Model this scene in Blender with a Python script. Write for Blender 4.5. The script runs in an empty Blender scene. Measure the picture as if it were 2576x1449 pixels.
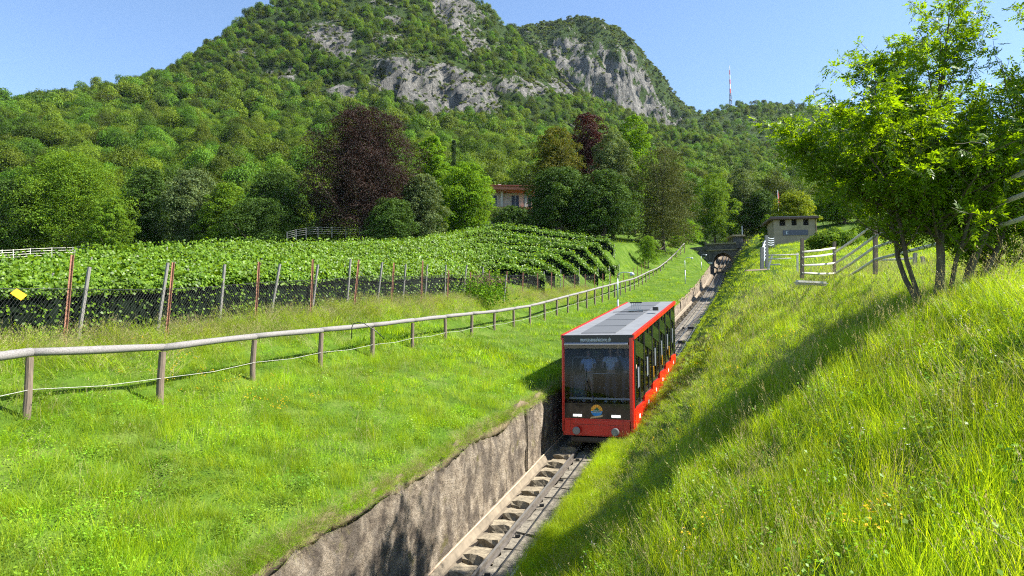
import bpy, bmesh, math, random
import numpy as np
from mathutils import Vector, Matrix, noise as mnoise

# ------------------------------------------------------------------ camera, sky, sun, exposure
scene = bpy.context.scene
F = 1717.0                     # focal length in units of a 2576 px wide picture
PITCH = math.radians(5.0)
cam_data = bpy.data.cameras.new('camera')
cam_data.sensor_width = 36.0
cam_data.lens = 36.0 * F / 2576.0
cam_data.clip_start = 0.05
cam_data.clip_end = 20000.0
cam = bpy.data.objects.new('camera', cam_data)
scene.collection.objects.link(cam)
cam.location = (0, 0, 0)
cam.rotation_euler = (math.radians(90) + PITCH, 0, 0)
scene.camera = cam

SUN_AZ = math.radians(94.0)    # to the right of the view axis
SUN_EL = math.radians(46.0)
world = bpy.data.worlds.new('World')
scene.world = world
world.use_nodes = True
wn = world.node_tree
wn.nodes.clear()
sky = wn.nodes.new('ShaderNodeTexSky')
sky.sky_type = 'NISHITA'
sky.sun_disc = False
sky.sun_elevation = SUN_EL
sky.sun_rotation = SUN_AZ
sky.altitude = 300
sky.air_density = 1.0
sky.dust_density = 0.3
sky.ozone_density = 3.5
bg = wn.nodes.new('ShaderNodeBackground')
bg.inputs['Strength'].default_value = 0.095
wo = wn.nodes.new('ShaderNodeOutputWorld')
wn.links.new(sky.outputs[0], bg.inputs['Color'])
wn.links.new(bg.outputs[0], wo.inputs['Surface'])

sd = bpy.data.lights.new('sun', 'SUN')
sd.energy = 5.0
sd.angle = math.radians(0.5)
sd.color = (1.0, 0.95, 0.86)
sun = bpy.data.objects.new('sun', sd)
scene.collection.objects.link(sun)
sdir = Vector((math.sin(SUN_AZ) * math.cos(SUN_EL), math.cos(SUN_AZ) * math.cos(SUN_EL), math.sin(SUN_EL)))
sun.rotation_euler = sdir.to_track_quat('Z', 'Y').to_euler()
scene.view_settings.view_transform = 'Standard'
scene.view_settings.look = 'None'
scene.view_settings.exposure = 1.5
scene.view_settings.gamma = 1.0
scene.view_settings.use_curve_mapping = False
scene.render.engine = 'CYCLES'
scene.cycles.max_bounces = 6
scene.cycles.diffuse_bounces = 3
scene.cycles.glossy_bounces = 3
scene.cycles.transmission_bounces = 5
scene.cycles.transparent_max_bounces = 8
scene.cycles.volume_bounces = 0
scene.cycles.use_denoising = False
scene.cycles.filter_width = 1.15
scene.cycles.sample_clamp_indirect = 4.0
scene.cycles.use_adaptive_sampling = False

rng = np.random.default_rng(7)
random.seed(7)

# ------------------------------------------------------------------ helpers
U = np.array([597.0, 1700.0]); U /= np.hypot(*U)
R = np.array([U[1], -U[0]])
G = 268.2 / math.hypot(597, 1700)          # gradient of the line
UA = math.atan2(U[0], U[1])

def wp(s, t, h):
    return Vector((s * U[0] + t * R[0], s * U[1] + t * R[1], h + G * s))

def ray(px, py):
    a, b = px - 1288.0, 724.5 - py
    return np.array([a, F * math.cos(PITCH) - b * math.sin(PITCH), F * math.sin(PITCH) + b * math.cos(PITCH)]) / F

def at(px, py, Y):
    d = ray(px, py)
    return Vector(d * (Y / d[1]))

def proj_np(P):
    c, s = math.cos(PITCH), math.sin(PITCH)
    z = P[:, 1] * c + P[:, 2] * s
    b = -P[:, 1] * s + P[:, 2] * c
    z = np.where(z > 0.1, z, 0.1)
    return 1288 + F * P[:, 0] / z, 724.5 - F * b / z

def ss(a, b, x):
    q = np.clip((x - a) / (b - a), 0, 1)
    return q * q * (3 - 2 * q)

def link(o, parent=None):
    scene.collection.objects.link(o)
    if parent is not None:
        o.parent = parent
    return o

def tag(o, label=None, cat=None, group=None, kind=None):
    if label: o['label'] = label
    if cat: o['category'] = cat
    if group: o['group'] = group
    if kind: o['kind'] = kind
    return o

def empty(name, loc=(0, 0, 0), rz=0.0, label=None, cat=None, group=None):
    o = bpy.data.objects.new(name, None)
    o.empty_display_size = 0.2
    o.location = loc
    o.rotation_euler = (0, 0, rz)
    link(o)
    return tag(o, label, cat, group)

def fast(name, V, Fc, mat, parent=None, smooth=False, link_it=True):
    """V (n,3); Fc (m,k) int array of faces that all have k corners."""
    V = np.asarray(V, dtype=np.float32); Fc = np.asarray(Fc, dtype=np.int32)
    me = bpy.data.meshes.new(name)
    me.vertices.add(len(V)); me.vertices.foreach_set('co', V.ravel())
    k = Fc.shape[1]
    me.loops.add(Fc.size); me.loops.foreach_set('vertex_index', Fc.ravel())
    me.polygons.add(len(Fc))
    me.polygons.foreach_set('loop_start', np.arange(0, Fc.size, k, dtype=np.int32))
    me.polygons.foreach_set('loop_total', np.full(len(Fc), k, dtype=np.int32))
    if smooth:
        me.polygons.foreach_set('use_smooth', np.ones(len(Fc), dtype=bool))
    me.update(calc_edges=True)
    if mat: me.materials.append(mat)
    o = bpy.data.objects.new(name, me)
    if link_it: link(o, parent)
    return o

class MB:
    """collects boxes, tubes and plates and builds them as one mesh object"""
    def __init__(self):
        self.v = []; self.f = []
    def add(self, vs, fs):
        n = len(self.v)
        self.v += [tuple(p) for p in vs]
        self.f += [tuple(i + n for i in q) for q in fs]
        return self
    def box(self, c, size, ax=None):
        c = Vector(c); a = ax or (Vector((1, 0, 0)), Vector((0, 1, 0)), Vector((0, 0, 1)))
        vs = []
        for k in (-.5, .5):
            for j in (-.5, .5):
                for i in (-.5, .5):
                    vs.append(c + a[0] * (i * size[0]) + a[1] * (j * size[1]) + a[2] * (k * size[2]))
        return self.add(vs, [(0, 2, 3, 1), (4, 5, 7, 6), (0, 1, 5, 4), (2, 6, 7, 3), (0, 4, 6, 2), (1, 3, 7, 5)])
    def hexa(self, lo, hi):
        """lo, hi: four corners each, same order"""
        vs = list(lo) + list(hi)
        return self.add(vs, [(3, 2, 1, 0), (4, 5, 6, 7), (0, 1, 5, 4), (1, 2, 6, 5), (2, 3, 7, 6), (3, 0, 4, 7)])
    def tube(self, pts, rad, n=8, cap=True):
        pts = [Vector(p) for p in pts]
        if not hasattr(rad, '__len__'): rad = [rad] * len(pts)
        rings = []
        up = Vector((0, 0, 1))
        base = len(self.v)
        prev = None
        for i, p in enumerate(pts):
            d = (pts[min(i + 1, len(pts) - 1)] - pts[max(i - 1, 0)]).normalized()
            if prev is None:
                a = d.cross(up)
                if a.length < 1e-3: a = d.cross(Vector((1, 0, 0)))
            else:
                a = prev - d * prev.dot(d)
            a.normalize(); prev = a
            b = d.cross(a)
            for k in range(n):
                an = 2 * math.pi * k / n
                self.v.append(tuple(p + (a * math.cos(an) + b * math.sin(an)) * rad[i]))
        for i in range(len(pts) - 1):
            for k in range(n):
                k2 = (k + 1) % n
                self.f.append((base + i * n + k, base + i * n + k2, base + (i + 1) * n + k2, base + (i + 1) * n + k))
        if cap:
            self.f.append(tuple(base + k for k in range(n))[::-1])
            self.f.append(tuple(base + (len(pts) - 1) * n + k for k in range(n)))
        return self
    def build(self, name, mat, parent=None, smooth=False, bevel=0):
        me = bpy.data.meshes.new(name)
        me.from_pydata(self.v, [], self.f)
        if bevel:
            bm = bmesh.new(); bm.from_mesh(me)
            bmesh.ops.bevel(bm, geom=bm.edges[:], offset=bevel, segments=2, affect='EDGES', clamp_overlap=True)
            bm.to_mesh(me); bm.free()
        if smooth:
            for p in me.polygons: p.use_smooth = True
        if mat: me.materials.append(mat)
        me.update()
        o = bpy.data.objects.new(name, me)
        return link(o, parent)

def inst(src, parent, loc=None, rot=None, scale=None):
    o = src.copy(); link(o, parent)
    if loc is not None: o.location = loc
    if rot is not None: o.rotation_euler = rot
    if scale is not None: o.scale = scale
    return o

def vnoise(P, sc, oct=4):
    """numpy value noise (n,3)->(n,) in about -1..1"""
    out = np.zeros(len(P)); amp = 1.0; tot = 0
    Q = np.asarray(P, dtype=np.float64) / sc
    for o in range(oct):
        i = np.floor(Q).astype(np.int64); f = Q - i; f = f * f * (3 - 2 * f)
        def hsh(a, b, c):
            n = (a * 374761393 + b * 668265263 + c * 2147483647 + o * 974711) & 0x7fffffff
            n = ((n ^ (n >> 13)) * 1274126177) & 0x7fffffff
            n = (n ^ (n >> 16)) & 0xffff
            return n / 32767.5 - 1.0
        r = 0
        for dx in (0, 1):
            for dy in (0, 1):
                for dz in (0, 1):
                    wgt = (f[:, 0] if dx else 1 - f[:, 0]) * (f[:, 1] if dy else 1 - f[:, 1]) * (f[:, 2] if dz else 1 - f[:, 2])
                    r = r + wgt * hsh(i[:, 0] + dx, i[:, 1] + dy, i[:, 2] + dz)
        out += r * amp; tot += amp; amp *= 0.5; Q = Q * 2.03 + 17.3
    return out / tot

# ------------------------------------------------------------------ materials
def newmat(name):
    m = bpy.data.materials.new(name); m.use_nodes = True
    return m, m.node_tree.nodes, m.node_tree.links, m.node_tree.nodes['Principled BSDF']

def ramp(N, stops):
    r = N.new('ShaderNodeValToRGB')
    e = r.color_ramp.elements
    e[0].position = stops[0][0]; e[0].color = (*stops[0][1], 1)
    e[1].position = stops[-1][0]; e[1].color = (*stops[-1][1], 1)
    for p, c in stops[1:-1]:
        q = e.new(p); q.color = (*c, 1)
    return r

def simple(name, col, rough=0.6, metal=0.0, spec=0.5, var=0.0, scale=8.0, bump=0.0, coat=0.0, emit=None):
    m, N, L, B = newmat(name)
    B.inputs['Roughness'].default_value = rough
    B.inputs['Metallic'].default_value = metal
    B.inputs['Specular IOR Level'].default_value = spec
    B.inputs['Coat Weight'].default_value = coat
    B.inputs['Base Color'].default_value = (*col, 1)
    if var or bump:
        tc = N.new('ShaderNodeTexCoord'); nz = N.new('ShaderNodeTexNoise')
        nz.inputs['Scale'].default_value = scale; nz.inputs['Detail'].default_value = 6
        nz.inputs['Roughness'].default_value = 0.65
        L.new(tc.outputs['Object'], nz.inputs['Vector'])
        if var:
            r = ramp(N, [(0.3, tuple(c * (1 - var) for c in col)), (0.7, tuple(min(1, c * (1 + var)) for c in col))])
            L.new(nz.outputs['Fac'], r.inputs[0]); L.new(r.outputs[0], B.inputs['Base Color'])
        if bump:
            b = N.new('ShaderNodeBump'); b.inputs['Strength'].default_value = 0.7; b.inputs['Distance'].default_value = bump
            L.new(nz.outputs['Fac'], b.inputs['Height']); L.new(b.outputs[0], B.inputs['Normal'])
    if emit:
        B.inputs['Emission Color'].default_value = (*emit[0], 1); B.inputs['Emission Strength'].default_value = emit[1]
    return m

def leafmat(name, c1, c2, trans=0.4, tcol=None, rough=0.5, spec=0.4, objvar=0.0, big=0.0, dry=0.0):
    """leaf material: every leaf its own shade between c1 and c2; light shines through"""
    m, N, L, B = newmat(name)
    g = N.new('ShaderNodeNewGeometry')
    mid = tuple((a + b) / 2 for a, b in zip(c1, c2))
    r = ramp(N, [(0.0, c1), (0.5, mid), (1.0, c2)])
    L.new(g.outputs['Random Per Island'], r.inputs[0])
    col = r.outputs[0]
    if objvar:
        oi = N.new('ShaderNodeObjectInfo')
        hs = N.new('ShaderNodeHueSaturation')
        mr = N.new('ShaderNodeMapRange'); mr.inputs['To Min'].default_value = 0.5 - 0.022 * objvar; mr.inputs['To Max'].default_value = 0.5 + 0.03 * objvar
        L.new(oi.outputs['Random'], mr.inputs['Value']); L.new(mr.outputs[0], hs.inputs['Hue'])
        mm = N.new('ShaderNodeMath'); mm.operation = 'MULTIPLY'; mm.inputs[1].default_value = 7.31
        fr = N.new('ShaderNodeMath'); fr.operation = 'FRACT'
        mv = N.new('ShaderNodeMapRange'); mv.inputs['To Min'].default_value = 1 - 0.52 * objvar; mv.inputs['To Max'].default_value = 1 + 0.52 * objvar
        L.new(oi.outputs['Random'], mm.inputs[0]); L.new(mm.outputs[0], fr.inputs[0]); L.new(fr.outputs[0], mv.inputs['Value'])
        L.new(mv.outputs[0], hs.inputs['Value']); L.new(col, hs.inputs['Color']); col = hs.outputs[0]
    if big:
        nz = N.new('ShaderNodeTexNoise'); nz.inputs['Scale'].default_value = 1.0 / big; nz.inputs['Detail'].default_value = 3
        L.new(g.outputs['Position'], nz.inputs['Vector'])
        mp = N.new('ShaderNodeMapRange'); mp.inputs['From Min'].default_value = 0.3; mp.inputs['From Max'].default_value = 0.7
        mp.inputs['To Min'].default_value = 0.72; mp.inputs['To Max'].default_value = 1.3
        hs2 = N.new('ShaderNodeHueSaturation')
        L.new(nz.outputs['Fac'], mp.inputs['Value']); L.new(mp.outputs[0], hs2.inputs['Value']); L.new(col, hs2.inputs['Color']); col = hs2.outputs[0]
    if dry:
        nd = N.new('ShaderNodeTexNoise'); nd.inputs['Scale'].default_value = 0.7; nd.inputs['Detail'].default_value = 5; nd.inputs['Roughness'].default_value = 0.65
        L.new(g.outputs['Position'], nd.inputs['Vector'])
        md_ = N.new('ShaderNodeMapRange'); md_.inputs['From Min'].default_value = 0.50; md_.inputs['From Max'].default_value = 0.66; md_.inputs['To Max'].default_value = dry
        L.new(nd.outputs['Fac'], md_.inputs['Value'])
        mxd = N.new('ShaderNodeMix'); mxd.data_type = 'RGBA'; mxd.inputs[7].default_value = (0.36, 0.34, 0.09, 1)
        L.new(md_.outputs[0], mxd.inputs['Factor']); L.new(col, mxd.inputs[6]); col = mxd.outputs[2]
    L.new(col, B.inputs['Base Color'])
    B.inputs['Roughness'].default_value = rough
    B.inputs['Specular IOR Level'].default_value = spec
    if trans:
        t = N.new('ShaderNodeBsdfTranslucent')
        mx = N.new('ShaderNodeMix'); mx.data_type = 'RGBA'; mx.blend_type = 'MULTIPLY'; mx.inputs['Factor'].default_value = 1.0
        L.new(col, mx.inputs[6]); mx.inputs[7].default_value = (*(tcol or (1.7, 1.5, 0.5)), 1)
        L.new(mx.outputs[2], t.inputs['Color'])
        ms = N.new('ShaderNodeMixShader'); ms.inputs[0].default_value = trans
        L.new(B.outputs[0], ms.inputs[1]); L.new(t.outputs[0], ms.inputs[2])
        L.new(ms.outputs[0], N['Material Output'].inputs['Surface'])
    return m

M = {}
M['red'] = simple('red_paint', (0.62, 0.014, 0.006), 0.3, coat=0.25, var=0.05, scale=3)
M['black_gloss'] = simple('black_panel', (0.012, 0.014, 0.014), 0.08, spec=0.7)
M['green_reflect'] = simple('green_reflection_panel', (0.02, 0.035, 0.008), 0.12, spec=0.8)  # greenish reflections painted into the near-black gloss
M['black'] = simple('black_frame', (0.012, 0.012, 0.013), 0.35)
M['roof'] = simple('grey_roof', (0.19, 0.195, 0.20), 0.5, var=0.15, scale=2.5)
M['roof_dark'] = simple('grey_roof_grille', (0.10, 0.105, 0.11), 0.6, var=0.2, scale=60)
M['steel'] = simple('dull_steel', (0.45, 0.45, 0.46), 0.35, metal=0.8)
M['buffer'] = simple('buffer_grey', (0.22, 0.22, 0.22), 0.5, metal=0.2)
M['white'] = simple('white_paint', (0.75, 0.75, 0.74), 0.5)
M['lamp'] = simple('headlight', (0.9, 0.9, 0.85), 0.3, emit=((1, 0.95, 0.85), 1.0))
M['galv'] = simple('galvanised_metal', (0.42, 0.46, 0.50), 0.45, metal=0.3, var=0.15, scale=5)
M['seat'] = simple('seat_grey', (0.025, 0.03, 0.04), 0.7)
M['floor_in'] = simple('car_floor', (0.014, 0.014, 0.014), 0.8)
M['rust'] = simple('rusty_iron', (0.27, 0.125, 0.075), 0.85, var=0.5, scale=25, bump=0.004)
M['wire'] = simple('weathered_wire', (0.05, 0.052, 0.05), 0.5, metal=0.4)
M['rope'] = simple('pale_wire', (0.38, 0.38, 0.33), 0.6)
M['yellow'] = simple('yellow_plate', (0.85, 0.42, 0.01), 0.5, var=0.1, scale=20)
M['soil'] = simple('soil', (0.13, 0.095, 0.055), 0.95, var=0.4, scale=6, bump=0.03)

def mat_grain(name, c1, c2, stretch, scale=6, bump=0.006, rough=0.85, split=0.0):
    m, N, L, B = newmat(name)
    tc = N.new('ShaderNodeTexCoord'); mp = N.new('ShaderNodeMapping')
    mp.inputs['Scale'].default_value = stretch
    L.new(tc.outputs['Object'], mp.inputs[0])
    nz = N.new('ShaderNodeTexNoise'); nz.inputs['Scale'].default_value = scale; nz.inputs['Detail'].default_value = 8
    nz.inputs['Roughness'].default_value = 0.7
    L.new(mp.outputs[0], nz.inputs['Vector'])
    r = ramp(N, [(0.25, c1), (0.5, tuple((a * 0.45 + b * 0.55) for a, b in zip(c1, c2))), (0.75, c2)])
    L.new(nz.outputs['Fac'], r.inputs[0]); L.new(r.outputs[0], B.inputs['Base Color'])
    B.inputs['Roughness'].default_value = rough
    b = N.new('ShaderNodeBump'); b.inputs['Strength'].default_value = 0.8; b.inputs['Distance'].default_value = bump
    L.new(nz.outputs['Fac'], b.inputs['Height']); L.new(b.outputs[0], B.inputs['Normal'])
    return m
M['post'] = mat_grain('weathered_post_wood', (0.05, 0.036, 0.026), (0.24, 0.18, 0.13), (14, 14, 1.2), 4, 0.008)
M['log'] = mat_grain('silvery_rail_wood', (0.06, 0.055, 0.052), (0.31, 0.29, 0.275), (1.0, 16, 16), 3, 0.006)
M['greypost'] = mat_grain('grey_stake_wood', (0.10, 0.095, 0.085), (0.30, 0.28, 0.26), (10, 10, 1.0), 5, 0.006)
M['palewood'] = mat_grain('pale_fence_wood', (0.32, 0.30, 0.26), (0.62, 0.60, 0.54), (4, 4, 4), 3, 0.004)
M['bark'] = mat_grain('bark', (0.035, 0.028, 0.018), (0.14, 0.115, 0.08), (8, 8, 1.5), 5, 0.015)
M['barkpale'] = mat_grain('pale_bark', (0.16, 0.15, 0.13), (0.42, 0.40, 0.36), (6, 6, 1.5), 5, 0.01)

def mat_wall():
    m, N, L, B = newmat('old_concrete_wall')
    tc = N.new('ShaderNodeTexCoord'); g = N.new('ShaderNodeNewGeometry')
    nz = N.new('ShaderNodeTexNoise'); nz.inputs['Scale'].default_value = 3.4; nz.inputs['Detail'].default_value = 14; nz.inputs['Roughness'].default_value = 0.82
    L.new(g.outputs['Position'], nz.inputs['Vector'])
    r = ramp(N, [(0.33, (0.05, 0.038, 0.026)), (0.42, (0.17, 0.13, 0.09)), (0.50, (0.31, 0.25, 0.18)), (0.59, (0.40, 0.335, 0.255)), (0.70, (0.58, 0.52, 0.43))])
    L.new(nz.outputs['Fac'], r.inputs[0])
    # dark vertical run marks
    mp = N.new('ShaderNodeMapping'); mp.inputs['Scale'].default_value = (1.5, 1.5, 0.8)
    L.new(g.outputs['Position'], mp.inputs[0])
    n2 = N.new('ShaderNodeTexNoise'); n2.inputs['Scale'].default_value = 1.8; n2.inputs['Detail'].default_value = 6
    L.new(mp.outputs[0], n2.inputs['Vector'])
    r2 = ramp(N, [(0.40, (0.36, 0.35, 0.36)), (0.58, (1, 1, 1))])
    L.new(n2.outputs['Fac'], r2.inputs[0])
    mx = N.new('ShaderNodeMix'); mx.data_type = 'RGBA'; mx.blend_type = 'MULTIPLY'; mx.inputs['Factor'].default_value = 0.9
    L.new(r.outputs[0], mx.inputs[6]); L.new(r2.outputs[0], mx.inputs[7])
    # moss patches
    n3 = N.new('ShaderNodeTexNoise'); n3.inputs['Scale'].default_value = 1.3; n3.inputs['Detail'].default_value = 9; n3.inputs['Roughness'].default_value = 0.7
    L.new(g.outputs['Position'], n3.inputs['Vector'])
    r3 = ramp(N, [(0.60, (0, 0, 0)), (0.68, (1, 1, 1))])
    L.new(n3.outputs['Fac'], r3.inputs[0])
    mx2 = N.new('ShaderNodeMix'); mx2.data_type = 'RGBA'; mx2.inputs[7].default_value = (0.13, 0.115, 0.03, 1)
    L.new(r3.outputs[0], mx2.inputs['Factor']); L.new(mx.outputs[2], mx2.inputs[6])
    L.new(mx2.outputs[2], B.inputs['Base Color'])
    B.inputs['Roughness'].default_value = 0.92
    n4 = N.new('ShaderNodeTexNoise'); n4.inputs['Scale'].default_value = 9; n4.inputs['Detail'].default_value = 10; n4.inputs['Roughness'].default_value = 0.8
    L.new(g.outputs['Position'], n4.inputs['Vector'])
    b = N.new('ShaderNodeBump'); b.inputs['Strength'].default_value = 1.0; b.inputs['Distance'].default_value = 0.14
    L.new(n4.outputs['Fac'], b.inputs['Height']); L.new(b.outputs[0], B.inputs['Normal'])
    return m
M['wall'] = mat_wall()
M['gutter'] = simple('pale_concrete', (0.19, 0.155, 0.11), 0.85, var=0.35, scale=3, bump=0.01)
M['pipe'] = simple('pinkish_pipe', (0.42, 0.31, 0.21), 0.7, var=0.25, scale=8)
M['stone'] = simple('mossy_stone', (0.21, 0.175, 0.12), 0.92, var=0.55, scale=7, bump=0.04)
M['stone2'] = simple('grey_slab', (0.17, 0.15, 0.115), 0.92, var=0.6, scale=9, bump=0.04)
M['rail'] = simple('worn_rail_steel', (0.30, 0.27, 0.24), 0.32, metal=0.75, var=0.25, scale=10)
M['railtop'] = simple('polished_rail', (0.34, 0.32, 0.29), 0.4, metal=0.7)
M['cable'] = simple('dark_cable', (0.02, 0.02, 0.02), 0.5)
M['bridge'] = simple('dark_bridge_stone', (0.10, 0.092, 0.08), 0.9, var=0.6, scale=1.6, bump=0.06)
M['bridge_pale'] = simple('pale_coping', (0.26, 0.22, 0.12), 0.9, var=0.4, scale=2)
M['render'] = simple('beige_render', (0.25, 0.205, 0.145), 0.9, var=0.2, scale=1.5, bump=0.01)
M['roofbrown'] = simple('brown_fascia', (0.10, 0.06, 0.05), 0.8)
M['dark_in'] = simple('dark_opening', (0.01, 0.01, 0.011), 0.9)
M['signdark'] = simple('slate_sign', (0.055, 0.06, 0.09), 0.5)
M['house'] = simple('cream_wall', (0.62, 0.55, 0.45), 0.85, var=0.08, scale=1)
M['terracotta'] = simple('terracotta_fascia', (0.55, 0.20, 0.11), 0.8, var=0.15, scale=2)
M['roofred'] = simple('red_tiles', (0.30, 0.08, 0.05), 0.8, var=0.3, scale=3)
M['shutter'] = simple('blue_shutter', (0.03, 0.05, 0.09), 0.5)
M['hose'] = simple('black_hose', (0.02, 0.02, 0.025), 0.4)
M['flag_red'] = simple('red_cloth', (0.6, 0.03, 0.02), 0.8)

def mat_ground():
    m, N, L, B = newmat('meadow_ground')
    g = N.new('ShaderNodeNewGeometry')
    nz = N.new('ShaderNodeTexNoise'); nz.inputs['Scale'].default_value = 0.9; nz.inputs['Detail'].default_value = 12; nz.inputs['Roughness'].default_value = 0.7
    L.new(g.outputs['Position'], nz.inputs['Vector'])
    r = ramp(N, [(0.3, (0.035, 0.07, 0.008)), (0.5, (0.07, 0.13, 0.012)), (0.66, (0.12, 0.17, 0.03)), (0.8, (0.17, 0.14, 0.07))])
    L.new(nz.outputs['Fac'], r.inputs[0]); L.new(r.outputs[0], B.inputs['Base Color'])
    B.inputs['Roughness'].default_value = 1.0; B.inputs['Specular IOR Level'].default_value = 0.1
    b = N.new('ShaderNodeBump'); b.inputs['Distance'].default_value = 0.08
    n4 = N.new('ShaderNodeTexNoise'); n4.inputs['Scale'].default_value = 12; n4.inputs['Detail'].default_value = 6
    L.new(g.outputs['Position'], n4.inputs['Vector'])
    L.new(n4.outputs['Fac'], b.inputs['Height']); L.new(b.outputs[0], B.inputs['Normal'])
    return m
M['ground'] = mat_ground()

def mat_mountain():
    m, N, L, B = newmat('mountain_ground')
    g = N.new('ShaderNodeNewGeometry')
    at_ = N.new('ShaderNodeAttribute'); at_.attribute_name = 'rock'
    mp = N.new('ShaderNodeMapping'); mp.inputs['Scale'].default_value = (1, 1, 0.4)
    L.new(g.outputs['Position'], mp.inputs[0])
    nz = N.new('ShaderNodeTexNoise'); nz.inputs['Scale'].default_value = 0.12; nz.inputs['Detail'].default_value = 15; nz.inputs['Roughness'].default_value = 0.85
    L.new(mp.outputs[0], nz.inputs['Vector'])
    r = ramp(N, [(0.36, (0.028, 0.032, 0.036)), (0.46, (0.14, 0.137, 0.128)), (0.55, (0.27, 0.26, 0.235)), (0.68, (0.43, 0.41, 0.37))])
    L.new(nz.outputs['Fac'], r.inputs[0])
    n2 = N.new('ShaderNodeTexNoise'); n2.inputs['Scale'].default_value = 0.05; n2.inputs['Detail'].default_value = 12; n2.inputs['Roughness'].default_value = 0.75
    L.new(g.outputs['Position'], n2.inputs['Vector'])
    r2 = ramp(N, [(0.35, (0.022, 0.045, 0.008)), (0.6, (0.05, 0.09, 0.016)), (0.8, (0.10, 0.13, 0.04))])
    L.new(n2.outputs['Fac'], r2.inputs[0])
    ad = N.new('ShaderNodeMath'); ad.operation = 'ADD'
    sb = N.new('ShaderNodeMath'); sb.operation = 'MULTIPLY_ADD'; sb.inputs[1].default_value = 4.2; sb.inputs[2].default_value = -2.15
    n3 = N.new('ShaderNodeTexNoise'); n3.inputs['Scale'].default_value = 0.07; n3.inputs['Detail'].default_value = 12; n3.inputs['Roughness'].default_value = 0.72
    L.new(mp.outputs[0], n3.inputs['Vector'])
    L.new(n3.outputs['Fac'], sb.inputs[0]); L.new(sb.outputs[0], ad.inputs[0]); L.new(at_.outputs['Fac'], ad.inputs[1])
    r3 = ramp(N, [(0.36, (0, 0, 0)), (0.46, (1, 1, 1))])
    L.new(ad.outputs[0], r3.inputs[0])
    mx = N.new('ShaderNodeMix'); mx.data_type = 'RGBA'
    L.new(r3.outputs[0], mx.inputs['Factor']); L.new(r2.outputs[0], mx.inputs[6]); L.new(r.outputs[0], mx.inputs[7])
    L.new(mx.outputs[2], B.inputs['Base Color']); B.inputs['Roughness'].default_value = 0.95
    B.inputs['Specular IOR Level'].default_value = 0.15
    b = N.new('ShaderNodeBump'); b.inputs['Distance'].default_value = 9.0; b.inputs['Strength'].default_value = 1.0
    n5 = N.new('ShaderNodeTexNoise'); n5.inputs['Scale'].default_value = 0.3; n5.inputs['Detail'].default_value = 12; n5.inputs['Roughness'].default_value = 0.75
    L.new(mp.outputs[0], n5.inputs['Vector'])
    L.new(n5.outputs['Fac'], b.inputs['Height']); L.new(b.outputs[0], B.inputs['Normal'])
    return m
M['mountain'] = mat_mountain()

# ------------------------------------------------------------------ near terrain (cutting, banks, vineyard)
LS = np.array([-40, -10, 0, 8, 14, 23, 30, 40, 50, 60, 70, 80, 95, 110, 125, 160], float)
LT = np.array([-140, -110, -65, -45, -28, -16, -14.5, -11.9, -9, -6.3], float)
LH = np.array([
    [4.5, 2, 1.2, 0.0, -0.7, -1.4, -1.3, -2.3, -3.2, -4.0],
    [4.5, 2, 1.0, 0.0, -0.7, -1.4, -1.3, -2.3, -3.2, -4.0],
    [4.5, 2, 0.6, -0.1, -0.7, -1.45, -1.4, -2.4, -3.25, -4.0],
    [4.5, 2, 0.3, -0.4, -0.65, -1.5, -1.5, -2.5, -3.3, -4.05],
    [4.5, 2, 0.1, -0.5, -0.55, -1.6, -1.85, -2.95, -3.6, -4.35],
    [4.5, 2, 0.0, -0.6, -0.35, -1.8, -2.0, -3.4, -4.0, -4.75],
    [4.5, 2, 0.0, -0.6, -0.20, -2.1, -2.3, -3.8, -4.3, -4.95],
    [4.5, 2, 0.1, -0.5, -0.10, -2.5, -2.8, -4.3, -4.6, -5.2],
    [4.5, 2, 0.2, -0.3, -0.10, -2.1, -3.1, -4.55, -4.8, -5.35],
    [4.5, 2.2, 0.4, 0.1, 0.4, -1.7, -3.2, -4.7, -5.0, -5.4],
    [5.0, 2.5, 0.6, 0.6, 1.3, -1.2, -3.4, -4.75, -5.0, -5.4],
    [5.5, 3, 1.0, 1.3, 2.4, -0.6, -3.2, -4.7, -4.95, -5.3],
    [6.0, 3, 1.3, 1.8, 2.8, 0.3, -2.0, -3.4, -4.2, -5.0],
    [7.0, 4, 2.0, 2.5, 3.0, 0.8, 0.0, -0.6, -2.0, -4.4],
    [7.0, 4, 2.0, 2.5, 3.0, 1.2, 0.6, 0.2, -0.8, -3.6],
    [8.0, 6, 4, 4, 4, 3, 2.5, 1.5, 0.5, -1.5]])
RT = np.array([-3.6, -2.5, -1, 0, 1.5, 3, 5, 8, 14, 30, 80], float)
RS = np.array([0, 8, 11, 13.6, 17, 27, 45, 75, 160], float)
RHT = np.array([
    [-5.95, -4.95, -3.70, -2.95, -2.00, -0.85, -0.20, 0.10, 0.1, 0.0, 0.0],
    [-5.95, -4.95, -3.70, -2.95, -2.00, -0.90, -0.30, 0.00, 0.1, 0.0, 0.0],
    [-5.95, -4.95, -3.65, -2.90, -1.95, -1.05, -0.60, -0.30, -0.2, -0.2, 0.0],
    [-5.95, -4.95, -3.60, -2.85, -1.95, -1.30, -0.95, -0.70, -0.6, -0.4, 0.0],
    [-5.95, -4.95, -3.60, -2.80, -1.95, -1.50, -1.30, -1.15, -1.0, -0.6, 0.0],
    [-6.00, -4.95, -3.55, -2.75, -2.00, -1.60, -1.40, -1.20, -1.0, -0.6, 0.0],
    [-6.05, -4.95, -3.50, -2.65, -1.90, -1.50, -1.25, -1.00, -0.8, -0.5, 1.0],
    [-6.05, -4.80, -3.20, -2.30, -1.35, -0.80, -0.60, -0.40, 0.0, 1.0, 3.0],
    [-6.05, -4.50, -2.9, -2.00, -1.3, -0.80, -0.40, 0.20, 1.0, 3.0, 6.0]])

def smooth_interp(x, X, Y):
    return np.interp(x, X, Y)

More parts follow.
